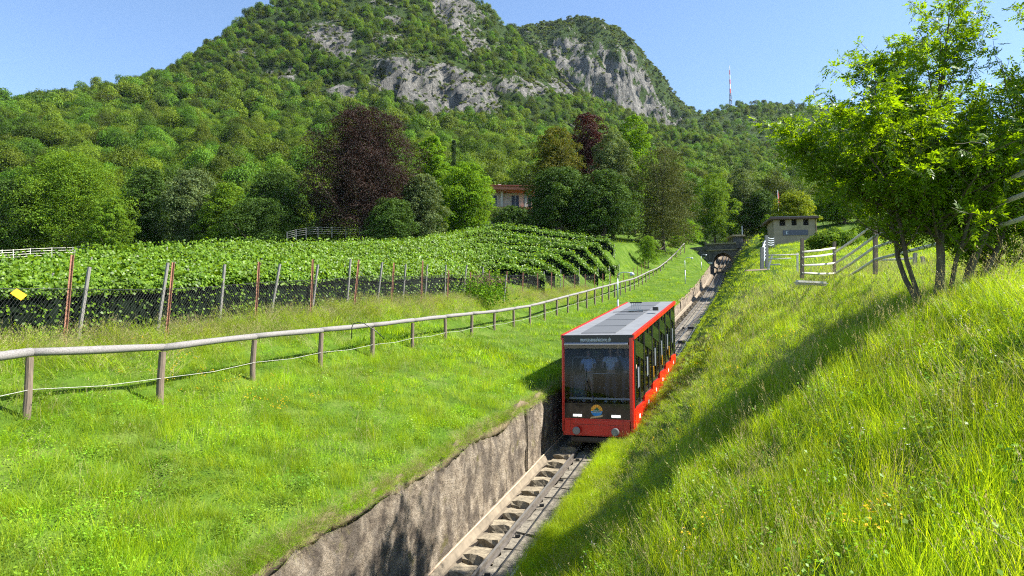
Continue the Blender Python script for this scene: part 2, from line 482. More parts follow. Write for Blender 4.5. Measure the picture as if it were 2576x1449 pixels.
def hL(s, t):
    s = np.asarray(s, float); t = np.asarray(t, float)
    i = np.clip(np.searchsorted(LS, s) - 1, 0, len(LS) - 2); fs = np.clip((s - LS[i]) / (LS[i + 1] - LS[i]), 0, 1)
    j = np.clip(np.searchsorted(LT, t) - 1, 0, len(LT) - 2); ft = np.clip((t - LT[j]) / (LT[j + 1] - LT[j]), 0, 1)
    fs = fs * 0.5 + 0.5 * fs * fs * (3 - 2 * fs)
    return (LH[i, j] * (1 - fs) * (1 - ft) + LH[i + 1, j] * fs * (1 - ft) + LH[i, j + 1] * (1 - fs) * ft + LH[i + 1, j + 1] * fs * ft)

def hR(s, t):
    s = np.asarray(s, float); t = np.asarray(t, float)
    i = np.clip(np.searchsorted(RS, s) - 1, 0, len(RS) - 2); fs = np.clip((s - RS[i]) / (RS[i + 1] - RS[i]), 0, 1)
    j = np.clip(np.searchsorted(RT, t) - 1, 0, len(RT) - 2); ft = np.clip((t - RT[j]) / (RT[j + 1] - RT[j]), 0, 1)
    fs = fs * fs * (3 - 2 * fs)
    h = (RHT[i, j] * (1 - fs) * (1 - ft) + RHT[i + 1, j] * fs * (1 - ft) + RHT[i, j + 1] * (1 - fs) * ft + RHT[i + 1, j + 1] * fs * ft)
    return h + ss(82, 118, s) * (0.8 + 1.3 * ss(-3.6, 0.5, t))

def bumps(s, t):
    P = np.stack([s, t, np.zeros_like(s)], 1)
    e = np.minimum(1, np.maximum(0, np.minimum(np.abs(t + 6.3), np.abs(t + 3.6)) / 1.0))
    return (vnoise(P, 3.0, 3) * 0.16 + vnoise(P + 50, 0.8, 2) * 0.05) * (0.25 + 0.75 * e)

def ground_h(s, t):
    s = np.atleast_1d(np.asarray(s, float)); t = np.atleast_1d(np.asarray(t, float))
    return np.where(t < -5, hL(s, t), hR(s, t)) + bumps(s, t)

def gp(s, t, dz=0.0):
    return wp(s, t, float(ground_h(s, t)[0]) + dz)

def st_of(x, y):
    return x * U[0] + y * U[1], x * R[0] + y * R[1]

def gz(x, y):
    s, t = st_of(x, y)
    return float(ground_h(s, t)[0]) + G * s

def sheet(name, S, T, mat):
    SS, TT = np.meshgrid(S, T, indexing='ij')
    s, t = SS.ravel(), TT.ravel()
    h = ground_h(s, t)
    V = np.stack([s * U[0] + t * R[0], s * U[1] + t * R[1], h + G * s], 1)
    n, m = len(S), len(T)
    idx = np.arange(n * m).reshape(n, m)
    Fc = np.stack([idx[:-1, :-1].ravel(), idx[:-1, 1:].ravel(), idx[1:, 1:].ravel(), idx[1:, :-1].ravel()], 1)
    o = fast(name, V, Fc[:, ::-1], mat, smooth=True)
    return tag(o, kind='structure')

Sg = np.concatenate([np.arange(-40, 0, 2.0), np.arange(0, 40, 0.35), np.arange(40, 160.1, 1.2)])
Tl = np.concatenate([np.arange(-140, -30, 3.0), np.arange(-30, -16, 0.8), np.arange(-16, -6.4, 0.3), [-6.42]])
Tr = np.concatenate([[-3.6], np.arange(-3.35, 8, 0.3), np.arange(8, 20, 1.0), np.arange(20, 81, 4.0)])
sheet('left_bank_ground', Sg, Tl, M['ground'])
sheet('right_bank_ground', Sg, Tr, M['ground'])

def trackh(s):                      # the line bends upward past the bridge
    q = np.maximum(0, np.asarray(s, float) - 75)
    return np.where(q < 47, 0.0006 * q * q, 1.325 + (q - 47) * 0.0564)

# ------------------------------------------------------------------ mountain
cols = {
 -1400: [(600, 140), (450, 200), (380, 320), (340, 420)],
 -800: [(600, 125), (450, 200), (335, 300), (290, 380)],
 -300: [(600, 120), (450, 200), (335, 290), (270, 380)],
 0: [(610, 118), (480, 180), (360, 270), (262, 380)],
 200: [(610, 118), (480, 180), (350, 270), (250, 380)],
 350: [(610, 118), (480, 180), (350, 280), (230, 400)],
 450: [(610, 118), (480, 180), (345, 290), (212, 430)],
 550: [(610, 118), (480, 190), (350, 300), (235, 400), (130, 480)],
 650: [(610, 118), (480, 190), (350, 310), (230, 410), (140, 490), (45, 560)],
 750: [(610, 118), (480, 190), (350, 320), (230, 430), (100, 520), (-15, 600)],
 900: [(610, 120), (490, 190), (360, 320), (262, 435), (130, 490), (-60, 640)],
 1050: [(605, 122), (490, 200), (370, 330), (270, 445), (165, 470), (40, 580), (-60, 660)],
 1200: [(600, 125), (490, 200), (380, 330), (280, 455), (190, 480), (80, 580), (5, 640)],
 1300: [(600, 125), (490, 200), (390, 330), (290, 465), (205, 510), (100, 620)],
 1400: [(600, 125), (500, 210), (400, 340), (300, 475), (240, 560), (178, 650)],
 1500: [(600, 130), (500, 210), (400, 360), (310, 500), (258, 660)],
 1600: [(600, 130), (500, 220), (400, 380), (320, 560), (300, 700)],
 1700: [(600, 135), (520, 240), (420, 400), (340, 600), (280, 900)],
 1800: [(600, 140), (530, 260), (430, 420), (350, 650), (285, 1000)],
 1900: [(600, 145), (540, 280), (440, 450), (375, 650), (330, 820), (300, 1080)],
 2000: [(600, 150), (550, 300), (450, 480), (390, 640), (345, 800), (300, 1120)],
 2200: [(600, 160), (550, 300), (460, 500), (400, 650), (325, 1050)],
 2600: [(580, 170), (560, 300), (520, 450), (480, 650), (470, 900)],
 3200: [(560, 200), (560, 300), (550, 450), (540, 650)],
}
def rbf_fit(P, z, eps=1e-3):
    n = len(P); d = np.hypot(P[:, None, 0] - P[None, :, 0], P[:, None, 1] - P[None, :, 1])
    K = np.where(d > 0, d, 0.0)
    A = np.zeros((n + 3, n + 3)); A[:n, :n] = K + np.eye(n) * eps
    A[:n, n] = 1; A[:n, n + 1:] = P; A[n, :n] = 1; A[n + 1:, :n] = P.T
    w = np.linalg.solve(A, np.concatenate([z, [0, 0, 0]]))
    def ev(X):
        out = np.zeros(len(X))
        for a in range(0, len(X), 20000):
            q = X[a:a + 20000]
            dd = np.hypot(q[:, None, 0] - P[None, :, 0], q[:, None, 1] - P[None, :, 1])
            out[a:a + 20000] = dd @ w[:n] + w[n] + q @ w[n + 1:]
        return out
    return ev

pts = []
for px, lst in cols.items():
    for (py, Y) in lst:
        pts.append(at(px, py, Y))
    p = at(px, *lst[-1]); k = 1 + 240 / lst[-1][1]
    pts.append(Vector((p.x * k, p.y * k, p.z - 70)))
    pts.append(Vector((p.x * (k + .6), p.y * (k + .6), p.z * 0.5)))
P2 = np.array([[p.x, p.y] for p in pts]); Pz = np.array([p.z for p in pts])
evA = rbf_fit(P2, Pz)

def mountain_z(X):
    z = evA(X)
    P3 = np.concatenate([X, np.zeros((len(X), 1))], 1)
    amp = ss(130, 420, X[:, 1])
    z = z + (vnoise(P3, 90, 4) * 12 + vnoise(P3 + 77, 28, 3) * 5) * amp
    # gullies
    z = z - np.abs(vnoise(P3 + 31, 120, 3)) * 16 * amp
    return z

# peak behind
colsB = {
 1260: [(260, 860), (110, 890), (100, 960)],
 1330: [(300, 840), (190, 856), (88, 895), (86, 960)],
 1400: [(300, 830), (200, 842), (85, 885), (82, 960)],
 1480: [(310, 830), (190, 842), (82, 880), (80, 960)],
 1550: [(310, 835), (190, 850), (84, 885), (84, 960)],
 1590: [(310, 840), (200, 862), (118, 895), (112, 960)],
 1625: [(310, 850), (225, 875), (172, 900), (160, 960)],
 1665: [(310, 860), (240, 890), (218, 905), (215, 960)],
 1695: [(310, 870), (275, 885), (262, 905), (265, 960)],
 1740: [(330, 870), (300, 900), (290, 960)],
}
pts = []
for px, lst in colsB.items():
    for (py, Y) in lst: pts.append(at(px, py, Y))
    p = at(px, lst[0][0], lst[0][1]); pts.append(Vector((p.x * .9, p.y * .9, p.z - 70)))
    p = at(px, *lst[-1]); pts.append(Vector((p.x * 1.2, p.y * 1.2, p.z - 150)))
evB = rbf_fit(np.array([[p.x, p.y] for p in pts]), np.array([p.z for p in pts]))

# image-named rock outcrops, turned into a mask carried by the surface itself
ROCK = [(1085, 215, 165, 58, 14), (1150, 35, 60, 45, 35), (1300, 222, 75, 26, 5), (1425, 215, 38, 38, 35),
        (835, 100, 62, 40, 20), (1195, 115, 30, 32, 50), (700, 190, 50, 15, 15), (870, 240, 50, 22, 20), (985, 100, 45, 14, 0),
        (610, 140, 22, 10, -30), (1000, 60, 30, 16, 20), (1230, 270, 25, 40, 30)]
def rockmask(px, py, Y):
    m = np.zeros(len(px))
    for cx, cy, a, b, ang in ROCK:
        c, s_ = math.cos(math.radians(ang)), math.sin(math.radians(ang))
        dx, dy = px - cx, py - cy
        q = ((dx * c + dy * s_) / a) ** 2 + ((-dx * s_ + dy * c) / b) ** 2
        m = np.maximum(m, 1 - q * 0.55)
    m = np.where((Y > 380) & (Y < 760), m, 0)
    return np.clip(m, 0, 1)

def grid_mesh(name, X, Y, zf, mat, rockf):
    XX, YY = np.meshgrid(X, Y, indexing='ij')
    P = np.stack([XX.ravel(), YY.ravel()], 1)
    z = zf(P)
    V = np.concatenate([P, z[:, None]], 1)
    rk = rockf(V)
    # break the rock into ledges and ribs
    dn = np.abs(vnoise(V * [1, 1, 0.35], 22, 4)); d2 = vnoise(V * [1, 1, .5] + 9, 7, 3)
    V[:, 1] += (dn * 22 - 6 + d2 * 7) * np.clip(rk * 1.6, 0, 1)
    V[:, 2] += (vnoise(V + 5, 9, 3) * 5) * np.clip(rk * 1.6, 0, 1)
    n, m = len(X), len(Y)
    idx = np.arange(n * m).reshape(n, m)
    Fc = np.stack([idx[:-1, :-1].ravel(), idx[1:, :-1].ravel(), idx[1:, 1:].ravel(), idx[:-1, 1:].ravel()], 1)
    o = fast(name, V, Fc, mat, smooth=True)
    a = o.data.attributes.new('rock', 'FLOAT', 'POINT'); a.data.foreach_set('value', rk.astype(np.float32))
    return tag(o, kind='structure'), V, rk

def zA(P):
    z = mountain_z(P)
    s = P[:, 0] * U[0] + P[:, 1] * U[1]; t = P[:, 0] * R[0] + P[:, 1] * R[1]
    near = (s > -42) & (s < 163) & (t > -143) & (t < 83)
    gh = np.where(t < -5, hL(s, t), hR(s, t)) + G * s
    # slides under the near sheets, and falls away behind the camera
    w = ss(104, 150, P[:, 1])
    z = np.where(P[:, 1] < 150, (gh - 7.5) * (1 - w) + (z) * w, z)
    cut = np.exp(-((t + 4.7) / 14) ** 2) * ss(60, 110, s) * (1 - ss(185, 230, s))
    z = z - cut * 14
    z = np.where(P[:, 1] < -30, np.minimum(z, -8 + 0.02 * P[:, 1] + 0 * z), z)
    return z
Xm = np.concatenate([np.arange(-1160, -520, 40), np.arange(-520, 640, 4.5), np.arange(640, 1380, 40)])
Ym = np.concatenate([np.arange(-1500, 90, 60), np.arange(90, 720, 4.5), np.arange(720, 1400, 20)])
def rockA(V):
    px, py = proj_np(V)
    return rockmask(px, py, V[:, 1])
mo, MV, MR = grid_mesh('mountain', Xm, Ym, zA, M['mountain'], rockA)

def rockB(V):
    z = V[:, 2]; px, py = proj_np(V)
    top = ss(872, 890, V[:, 1] - 0.0)
    r = 0.75 + 0.35 * vnoise(V, 40, 3) - 0.75 * top
    # scrub ledges
    r -= 0.5 * (np.abs(vnoise(V * [1, 1, 3.0] + 99, 60, 3)) < 0.10)
    return np.clip(r, 0, 1)
def zB(P):
    z = evB(P)
    P3 = np.concatenate([P, np.zeros((len(P), 1))], 1)
    z = z + vnoise(P3, 24, 5) * 16 + vnoise(P3 + 3, 60, 2) * 12 - np.abs(vnoise(P3 + 8, 45, 3)) * 22 + 6
    return z
p0 = at(1230, 0, 880); p1 = at(1740, 0, 880)
bo, BV, BR = grid_mesh('rocky_peak', np.arange(-40, 262, 2.6), np.arange(780, 1010, 2.6), zB, M['mountain'], rockB)

# ------------------------------------------------------------------ leaves, crowns, trees
def leaf_quads(C, Nn, size, aspect=0.55, fold=0.12, rg=rng):
    """diamond leaves at centres C facing Nn"""
    n = len(C)
    Nn = Nn / np.maximum(1e-6, np.linalg.norm(Nn, axis=1, keepdims=True))
    a = rg.normal(size=(n, 3)); T = np.cross(Nn, a); T /= np.maximum(1e-6, np.linalg.norm(T, axis=1, keepdims=True))
    Bn = np.cross(Nn, T)
    sz = (size * rg.uniform(0.65, 1.3, n))[:, None]
    v0 = C - T * sz * 0.5; v2 = C + T * sz * 0.5
    v1 = C + Bn * sz * aspect * 0.5 + Nn * sz * fold; v3 = C - Bn * sz * aspect * 0.5 + Nn * sz * fold
    V = np.stack([v0, v1, v2, v3], 1).reshape(-1, 3)
    Fc = np.arange(4 * n).reshape(n, 4)
    return V, Fc

def unit(n, rg=rng):
    v = rg.normal(size=(n, 3)); return v / np.linalg.norm(v, axis=1, keepdims=True)

def lumps_ellipsoid(k, W, H, z0, rg, shape='round'):
    """lump centres and radii that together fill a crown of width W, height H standing on z0"""
    L_ = []
    prof = {'round': ([0, .12, .35, .6, .8, .95, 1], [.62, .9, 1.0, .93, .72, .42, .2]), 'cone': ([0, .1, 1], [.9, 1, .1]),
            'vase': ([0, .3, .7, 1], [.35, .7, 1, .55]), 'column': ([0, .1, .8, 1], [.7, 1, .9, .3])}[shape]
    for i in range(k):
        f = (i + 0.5) / k
        zr = 0.04 + 0.96 * f
        wr = float(np.interp(zr, *prof)) * W * 0.5
        r = rg.uniform(0.065, 0.145) * W * (0.55 + 0.45 * wr / (W * 0.5)) if shape != 'column' else W * 0.45
        a = i * 2.399 + rg.uniform(-.4, .4)
        q = max(0.0, wr - r * .8) * math.sqrt(rg.uniform(0.35, 1.0)) * rg.uniform(0.82, 1.15)
        L_.append((np.array([math.cos(a) * q, math.sin(a) * q, z0 + min(H * zr, H - r * 0.75)]), r))
    nc = max(3, k // 5)
    for i in range(nc):
        zr = 0.15 + 0.65 * (i + .5) / nc
        L_.append((np.array([0, 0, z0 + H * zr]), 0.24 * W * float(np.interp(zr, *prof)) if shape != 'column' else W * 0.4))
    return L_

def crown_arrays(lumps, n, size, rg, flat=0.75, droop=0.0, aspect=0.55):
    rad = np.array([l[1] for l in lumps]); w = rad ** 1.6; w /= w.sum()
    ix = rg.choice(len(lumps), n, p=w)
    C = np.array([l[0] for l in lumps])[ix]; r = rad[ix][:, None]
    d = unit(n, rg); d[:, 2] = np.where(d[:, 2] < -0.35, -d[:, 2], d[:, 2])
    f = rg.uniform(0.55, 1.05, (n, 1)) ** 0.6
    # sub-clumps
    wob = 1 + 0.30 * vnoise(d * 1.0 + ix[:, None] * 3.7, 0.45, 2)[:, None]
    P = C + d * r * f * wob * np.array([1, 1, flat])
    Nn = d * 0.7 + unit(n, rg) * 0.75 + np.array([0, 0, 0.45 - droop])
    return leaf_quads(P, Nn, size, aspect, rg=rg)

def trunk_mb(lumps, H0, W, rtr, rg, n_limb=9, base_z=-0.6):
    mb = MB()
    top = max(l[0][2] for l in lumps)
    x = 0; pts = []; rad = []
    for i in range(7):
        f = i / 6
        pts.append((x + rg.normal() * W * 0.01, rg.normal() * W * 0.01, base_z + (top * 0.8 - base_z) * f)); rad.append(rtr * (1.25 if i == 0 else 1 - 0.8 * f))
    mb.tube(pts, rad, 8)
    order = rg.permutation(len(lumps))[:n_limb]
    for i in order:
        c, r = lumps[i]
        z0 = max(H0 * 0.5, c[2] * rg.uniform(0.35, 0.6))
        fz = min(0.95, (z0 - base_z) / max(0.1, (top * 0.8 - base_z)))
        a = Vector((0, 0, z0)); b = Vector(c); m = a.lerp(b, 0.5) + Vector((0, 0, -0.08 * W))
        r0 = rtr * (1 - 0.8 * fz) * 0.6
        mb.tube([a, m, b], [r0, r0 * 0.7, r0 * 0.25], 5, False)
    return mb

def make_tree(name, label, px, ytop, Y, wpx, mat, n=9000, size=0.4, shape='round', k=22, kseed=0, bark='bark', low=0.12,
              cat='tree', group=None, flat=0.75, droop=0, aspect=0.55, hmul=1.0, base=None):
    rg = np.random.default_rng(1000 + kseed)
    top = at(px, ytop, Y)
    z = base if base is not None else gzz(top.x, Y)
    H = top.z - z
    W = wpx / F * Y
    root = empty(name, (top.x, Y, z), 0, label, cat, group)
    z0 = H * low
    lumps = lumps_ellipsoid(int(k * 4.5), W * 1.18, (H - z0) * 1.0, z0, rg, shape)
    V, Fc = crown_arrays(lumps, int(n * 3.0), size * 0.84, rg, flat, droop, aspect)
    cr = fast('crown', V, Fc, mat, root)
    cr['kind'] = 'stuff'
    trunk_mb(lumps, z0, W, max(0.1, W * 0.028), rg).build('trunk', M[bark], root, smooth=True)
    return root

def gzz(x, y):
    s, t = st_of(x, y)
    if y < 120: return gz(x, y)
    w = float(ss(104, 150, np.array([y]))[0])
    m = float(zA(np.array([[x, y]]))[0])
    return max(m, gz(x, y)) if s < 160 and t > -140 else m

# ------------------------------------------------------------------ far forest: crowns scattered over the mountain (nobody could count them)
def gn_scatter(name, P, ROT, SC, IDX, sources, kind='stuff'):
    me = bpy.data.meshes.new(name)
    me.vertices.add(len(P)); me.vertices.foreach_set('co', np.asarray(P, np.float32).ravel())
    a = me.attributes.new('rot', 'FLOAT_VECTOR', 'POINT'); a.data.foreach_set('vector', np.asarray(ROT, np.float32).ravel())
    a = me.attributes.new('sc', 'FLOAT_VECTOR', 'POINT'); a.data.foreach_set('vector', np.asarray(SC, np.float32).ravel())
    a = me.attributes.new('pick', 'INT', 'POINT'); a.data.foreach_set('value', np.asarray(IDX, np.int32))
    o = bpy.data.objects.new(name, me); link(o)
    col = bpy.data.collections.new(name + '_pieces')
    for i, s_ in enumerate(sources):
        s_.name = '%s_piece.%03d' % (name, i); col.objects.link(s_)
    ng = bpy.data.node_groups.new(name, 'GeometryNodeTree')
    ng.interface.new_socket('Geometry', in_out='INPUT', socket_type='NodeSocketGeometry')
    ng.interface.new_socket('Geometry', in_out='OUTPUT', socket_type='NodeSocketGeometry')
    N, L = ng.nodes, ng.links
    gi = N.new('NodeGroupInput'); go = N.new('NodeGroupOutput')
    ip = N.new('GeometryNodeInstanceOnPoints'); ci = N.new('GeometryNodeCollectionInfo')
    ci.inputs['Collection'].default_value = col; ci.inputs['Separate Children'].default_value = True; ci.inputs['Reset Children'].default_value = True
    ip.inputs['Pick Instance'].default_value = True
    def attr(nm, ty):
        q = N.new('GeometryNodeInputNamedAttribute'); q.data_type = ty; q.inputs['Name'].default_value = nm
        return [x for x in q.outputs if x.enabled and x.name == 'Attribute'][0]
    L.new(gi.outputs[0], ip.inputs['Points']); L.new(ci.outputs[0], ip.inputs['Instance'])
    L.new(attr('pick', 'INT'), ip.inputs['Instance Index'])
    e2r = N.new('FunctionNodeEulerToRotation')
    L.new(attr('rot', 'FLOAT_VECTOR'), e2r.inputs[0]); L.new(e2r.outputs[0], ip.inputs['Rotation'])
    L.new(attr('sc', 'FLOAT_VECTOR'), ip.inputs['Scale'])
    L.new(ip.outputs[0], go.inputs[0])
    md = o.modifiers.new('scatter', 'NODES'); md.node_group = ng
    if kind: o['kind'] = kind
    return o

M['forest'] = leafmat('forest_leaves', (0.042, 0.088, 0.008), (0.145, 0.225, 0.018), 0.35, (1.5, 1.4, 0.5), 0.6, 0.15, objvar=1.0)
M['scrub'] = leafmat('scrub_leaves', (0.075, 0.115, 0.016), (0.15, 0.20, 0.03), 0.25, (1.5, 1.4, 0.5), 0.6, 0.2, objvar=0.6)

def forest_crown(seed, n, size, mat):
    rg = np.random.default_rng(seed)
    lumps = []
    for i in range(9):
        d = unit(1, rg)[0]; d[2] = abs(d[2])
        lumps.append((np.array([d[0] * 0.30, d[1] * 0.30, 0.30 + d[2] * 0.34]), rg.uniform(0.17, 0.27)))
    lumps.append((np.array([0, 0, 0.35]), 0.40))
    V, Fc = crown_arrays(lumps, n, size, rg, 0.85)
    return fast('c', V, Fc, mat, link_it=False)
far_src = [forest_crown(50 + i, 1300, 0.062, M['forest']) for i in range(7)] + [forest_crown(70 + i, 5200, 0.034, M['forest']) for i in range(6)]

def sample_surface(V, n, xy_lo, xy_hi, zf):
    X = rng.uniform(xy_lo[0], xy_hi[0], n); Y = rng.uniform(xy_lo[1], xy_hi[1], n)
    return X, Y
def visible_band(X, Y, marg=1.05):
    return np.abs(X) < Y * 0.75 * marg + 14

def mtn_points(n, y0, y1, spacing_fn):
    Y = np.sqrt(rng.uniform(y0 ** 2, y1 ** 2, n)); X = rng.uniform(-0.80, 0.80, n) * Y + rng.uniform(-14, 14, n)
    return X, Y
# trees by band: distance range, crown width
Pf, Sf = [], []
for (ya, yb, n, cw) in [(108, 170, 1000, 8.0), (170, 260, 1700, 8.5), (260, 400, 4300, 8.5), (400, 560, 8500, 7.0), (560, 720, 7500, 7.0), (720, 1100, 7000, 8.5)]:
    Y = np.sqrt(rng.uniform(ya ** 2, yb ** 2, n)); X = rng.uniform(-0.82, 0.82, n) * Y
    if ya >= 720:
        k = X > 0.18 * Y; X, Y = X[k], Y[k]
    P = np.stack([X, Y], 1); z = zA(P); V = np.concatenate([P, z[:, None]], 1)
    rk = rockA(V)
    rkn = rk + vnoise(V, 30, 3) * 0.45
    keep = rng.uniform(size=len(V)) > np.clip(rkn * 2.0 - 0.55, 0, 0.975)
    s, t = X * U[0] + Y * U[1], X * R[0] + Y * R[1]
    keep &= ~((s < 166) & (t > -16) & (t < 9))
    keep &= ~((s < 108) & (t > -90) & (t < 60)) & ~((Y < 134) & (X > -11) & (X < 9)) & ~((np.hypot(X - 34, Y - 122) < 14))
    keep &= ~((np.abs(t + 4.7) < 6) & (s < 215))
    sc = cw * (0.45 + 0.95 * rng.uniform(size=len(V)) ** 1.3) * np.where(rk > 0.25, 0.5, 1.0)
    sc = sc * np.where(Y > 440, 0.85, 1.0)
    V[:, 2] -= 0.05 * sc - rng.uniform(-1.5, 2.0, len(V)) * (sc / 8)
    Pf.append(V[keep]); Sf.append(sc[keep])
Pf = np.concatenate(Pf); Sf = np.concatenate(Sf)
nf = len(Pf)
RO = np.stack([rng.uniform(-.12, .12, nf), rng.uniform(-.12, .12, nf), rng.uniform(0, 6.28, nf)], 1)
SCf = np.stack([Sf, Sf, Sf * rng.uniform(0.95, 1.7, nf)], 1)
fo = gn_scatter('mountain_forest', Pf, RO, SCf, np.where(Pf[:, 1] < 330, rng.integers(7, 13, nf), rng.integers(0, 7, nf)), far_src)
tag(fo, 'dense green broadleaf forest covering the slopes of the mountain', 'forest')
# scrub on ledges and on the rocky peak
k = rng.choice(len(MV), 110000)
kk = k[(MR[k] > 0.2) & (rng.uniform(size=len(k)) < 0.75)][:8000]
Ps = MV[kk] + rng.normal(size=(len(kk), 3)) * [1.5, 1.5, 0]
k2 = rng.choice(len(BV), 20000); k2 = k2[(rng.uniform(size=len(k2)) > BR[k2] * 1.05)][:5000]
Pb = BV[k2] + rng.normal(size=(len(k2), 3)) * [1.2, 1.2, 0]
Pa = np.concatenate([Ps, Pb]); na = len(Pa)
scs = np.concatenate([rng.uniform(1.6, 4.2, len(Ps)), rng.uniform(2.0, 5.5, len(Pb))])
scr_src = [forest_crown(90 + i, 500, 0.11, M['scrub']) for i in range(3)]
so = gn_scatter('cliff_scrub', Pa, np.stack([np.zeros(na), np.zeros(na), rng.uniform(0, 6.28, na)], 1),
                np.stack([scs, scs, scs * rng.uniform(.6, 1.0, na)], 1), rng.integers(0, 3, na), scr_src)
tag(so, 'low green scrub clinging to the grey cliffs and the rocky peak', 'scrub')
# ------------------------------------------------------------------ summer haze: one closed box of air round everything built
def haze_box():
    m = bpy.data.materials.new('haze_air'); m.use_nodes = True; N, L = m.node_tree.nodes, m.node_tree.links
    N.clear(); o_ = N.new('ShaderNodeOutputMaterial'); v = N.new('ShaderNodeVolumePrincipled')
    v.inputs['Color'].default_value = (0.72, 0.86, 1.0, 1); v.inputs['Density'].default_value = HAZE; v.inputs['Anisotropy'].default_value = 0.0
    L.new(v.outputs[0], o_.inputs['Volume'])
    zmin = min(float(MV[:, 2].min()), -60) - 2; zmax = float(max(MV[:, 2].max(), BV[:, 2].max(), 480.0)) + 12
    hb_ = MB().box((100, -50, (zmin + zmax) / 2), (2700, 3000, zmax - zmin)).build('haze', m)
    tag(hb_, 'thin bluish summer haze in front of the far slopes', 'haze', kind='stuff')
HAZE = 0.00003
haze_box()
#@@PART2
# ------------------------------------------------------------------ track
track = empty('funicular_track', wp(20, -4.7, -6.4), 0, 'narrow inclined rail track with stepped stone blocks beside the retaining wall', 'rail track')
TI = track.matrix_basis.inverted() if False else Matrix.Translation(-track.location)
def build_at(mb, name, mat, parent, **k):
    off = parent.location
    mb.v = [(p[0] - off[0], p[1] - off[1], p[2] - off[2]) for p in mb.v]
    return mb.build(name, mat, parent, **k)

def tp(s, t, h): return wp(s, t, h + float(trackh(s)))
ST = [0, 10, 20, 30, 40, 50, 60, 75] + list(range(80, 171, 6))
def strip(mb, t0, t1, hb, ht, ss_=ST):
    n = len(mb.v)
    for s in ss_:
        for (t, h) in ((t0, hb), (t1, hb), (t1, ht), (t0, ht)): mb.v.append(tuple(tp(s, t, h)))
    for i in range(len(ss_) - 1):
        for k in range(4):
            a, b = n + i * 4 + k, n + i * 4 + (k + 1) % 4
            mb.f.append((a, b, b + 4, a + 4))
    mb.f.append((n + 3, n + 2, n + 1, n)); e = n + 4 * (len(ss_) - 1); mb.f.append((e, e + 1, e + 2, e + 3))
bed = MB(); strip(bed, -6.32, -3.2, -7.4, -6.78)
tag(bed.build('trackbed', M['soil']), kind='structure')
for t in (-5.37, -4.05):
    mb = MB(); strip(mb, t - 0.055, t + 0.055, -6.60, -6.58); strip(mb, t - 0.012, t + 0.012, -6.578, -6.47); strip(mb, t - 0.034, t + 0.034, -6.468, -6.43)
    rl = build_at(mb, 'rail', M['rail'], track)
    mb = MB(); strip(mb, t - 0.026, t + 0.026, -6.428, -6.422); build_at(mb, 'rail_head', M['railtop'], track)
mb = MB(); strip(mb, -4.66, -4.60, -6.56, -6.46); build_at(mb, 'centre_guide_rail', M['railtop'], track)
mb = MB(); mb.tube([tp(s, -4.98, -6.47) for s in ST], 0.014, 6); build_at(mb, 'cable', M['cable'], track, smooth=True)
# gutter with its sloping side, and the pipe along the wall foot
mb = MB()
n0 = 0
prof = [(-6.36, -6.9), (-6.31, -6.44), (-6.20, -6.46), (-6.14, -6.60), (-5.96, -6.58), (-5.95, -6.9)]
n = len(prof)
for s in ST:
    for (t, h) in prof: mb.v.append(tuple(tp(s, t, h)))
for i in range(len(ST) - 1):
    for k in range(n - 1): mb.f.append((i * n + k, i * n + k + 1, (i + 1) * n + k + 1, (i + 1) * n + k))
build_at(mb, 'gutter', M['gutter'], track)
mb = MB(); mb.tube([tp(s, -6.24 + 0.012 * math.sin(s * 0.8), -6.425) for s in np.arange(0, 110, 1.5)], 0.022, 6); build_at(mb, 'pipe', M['pipe'], track, smooth=True)
# steps: one stone block per step left of the left rail, one rough slab between the rails
rs = np.random.default_rng(3)
def rough_block(sx, sy, sz, seed, mat, name):
    rg = np.random.default_rng(seed)
    bm = bmesh.new(); bmesh.ops.create_cube(bm, size=1.0)
    for v in bm.verts: v.co = Vector((v.co.x * sx, v.co.y * sy, v.co.z * sz))
    bmesh.ops.subdivide_edges(bm, edges=bm.edges[:], cuts=2, use_grid_fill=True)
    for v in bm.verts:
        v.co += Vector(rg.normal(size=3) * (0.016, 0.026, 0.014))
    me = bpy.data.meshes.new(name); bm.to_mesh(me); bm.free(); me.materials.append(mat)
    return me
steps = [rough_block(0.50, 0.66, 0.30, 20 + i, M['stone'], 'step_block') for i in range(4)]
slabs = [rough_block(1.20, 0.72, 0.16, 30 + i, M['stone2'], 'slab') for i in range(4)]
for k in range(150):
    s = 6.2 + 0.788 * k
    for me, nm, t, h, ds in ((steps[k % 4], 'step_block', -5.69, -6.63, 0.0), (slabs[(k * 3) % 4], 'slab', -4.70, -6.665, 0.1)):
        if s > 100 and nm == 'step_block': continue
        o = bpy.data.objects.new(nm, me); link(o, track)
        o.location = tp(s + ds, t + rs.normal() * 0.012, h + rs.normal() * 0.008) - track.location
        tilt = -0.045 if nm == 'step_block' else 0.14
        o.rotation_euler = Matrix.Rotation(-UA, 4, 'Z').to_euler()
        o.rotation_euler = (tilt + rs.normal() * 0.015, rs.normal() * 0.015, -UA + rs.normal() * 0.02)
for k in range(9):           # small sleeper clips
    s = 9.5 + 1.9 * k
    mb = MB(); mb.box(tp(s, -5.20, -6.55), (0.12, 0.06, 0.05)); build_at(mb, 'rail_clip', M['cable'], track)
for k in range(3):
    s = 38 + 7.5 * k
    mb = MB(); mb.box(tp(s, -4.35, -6.42), (0.42, 0.18, 0.20)).box(tp(s, -4.9, -6.42), (0.1, 0.3, 0.16)); build_at(mb, 'pulley_frame', M['cable'], track)

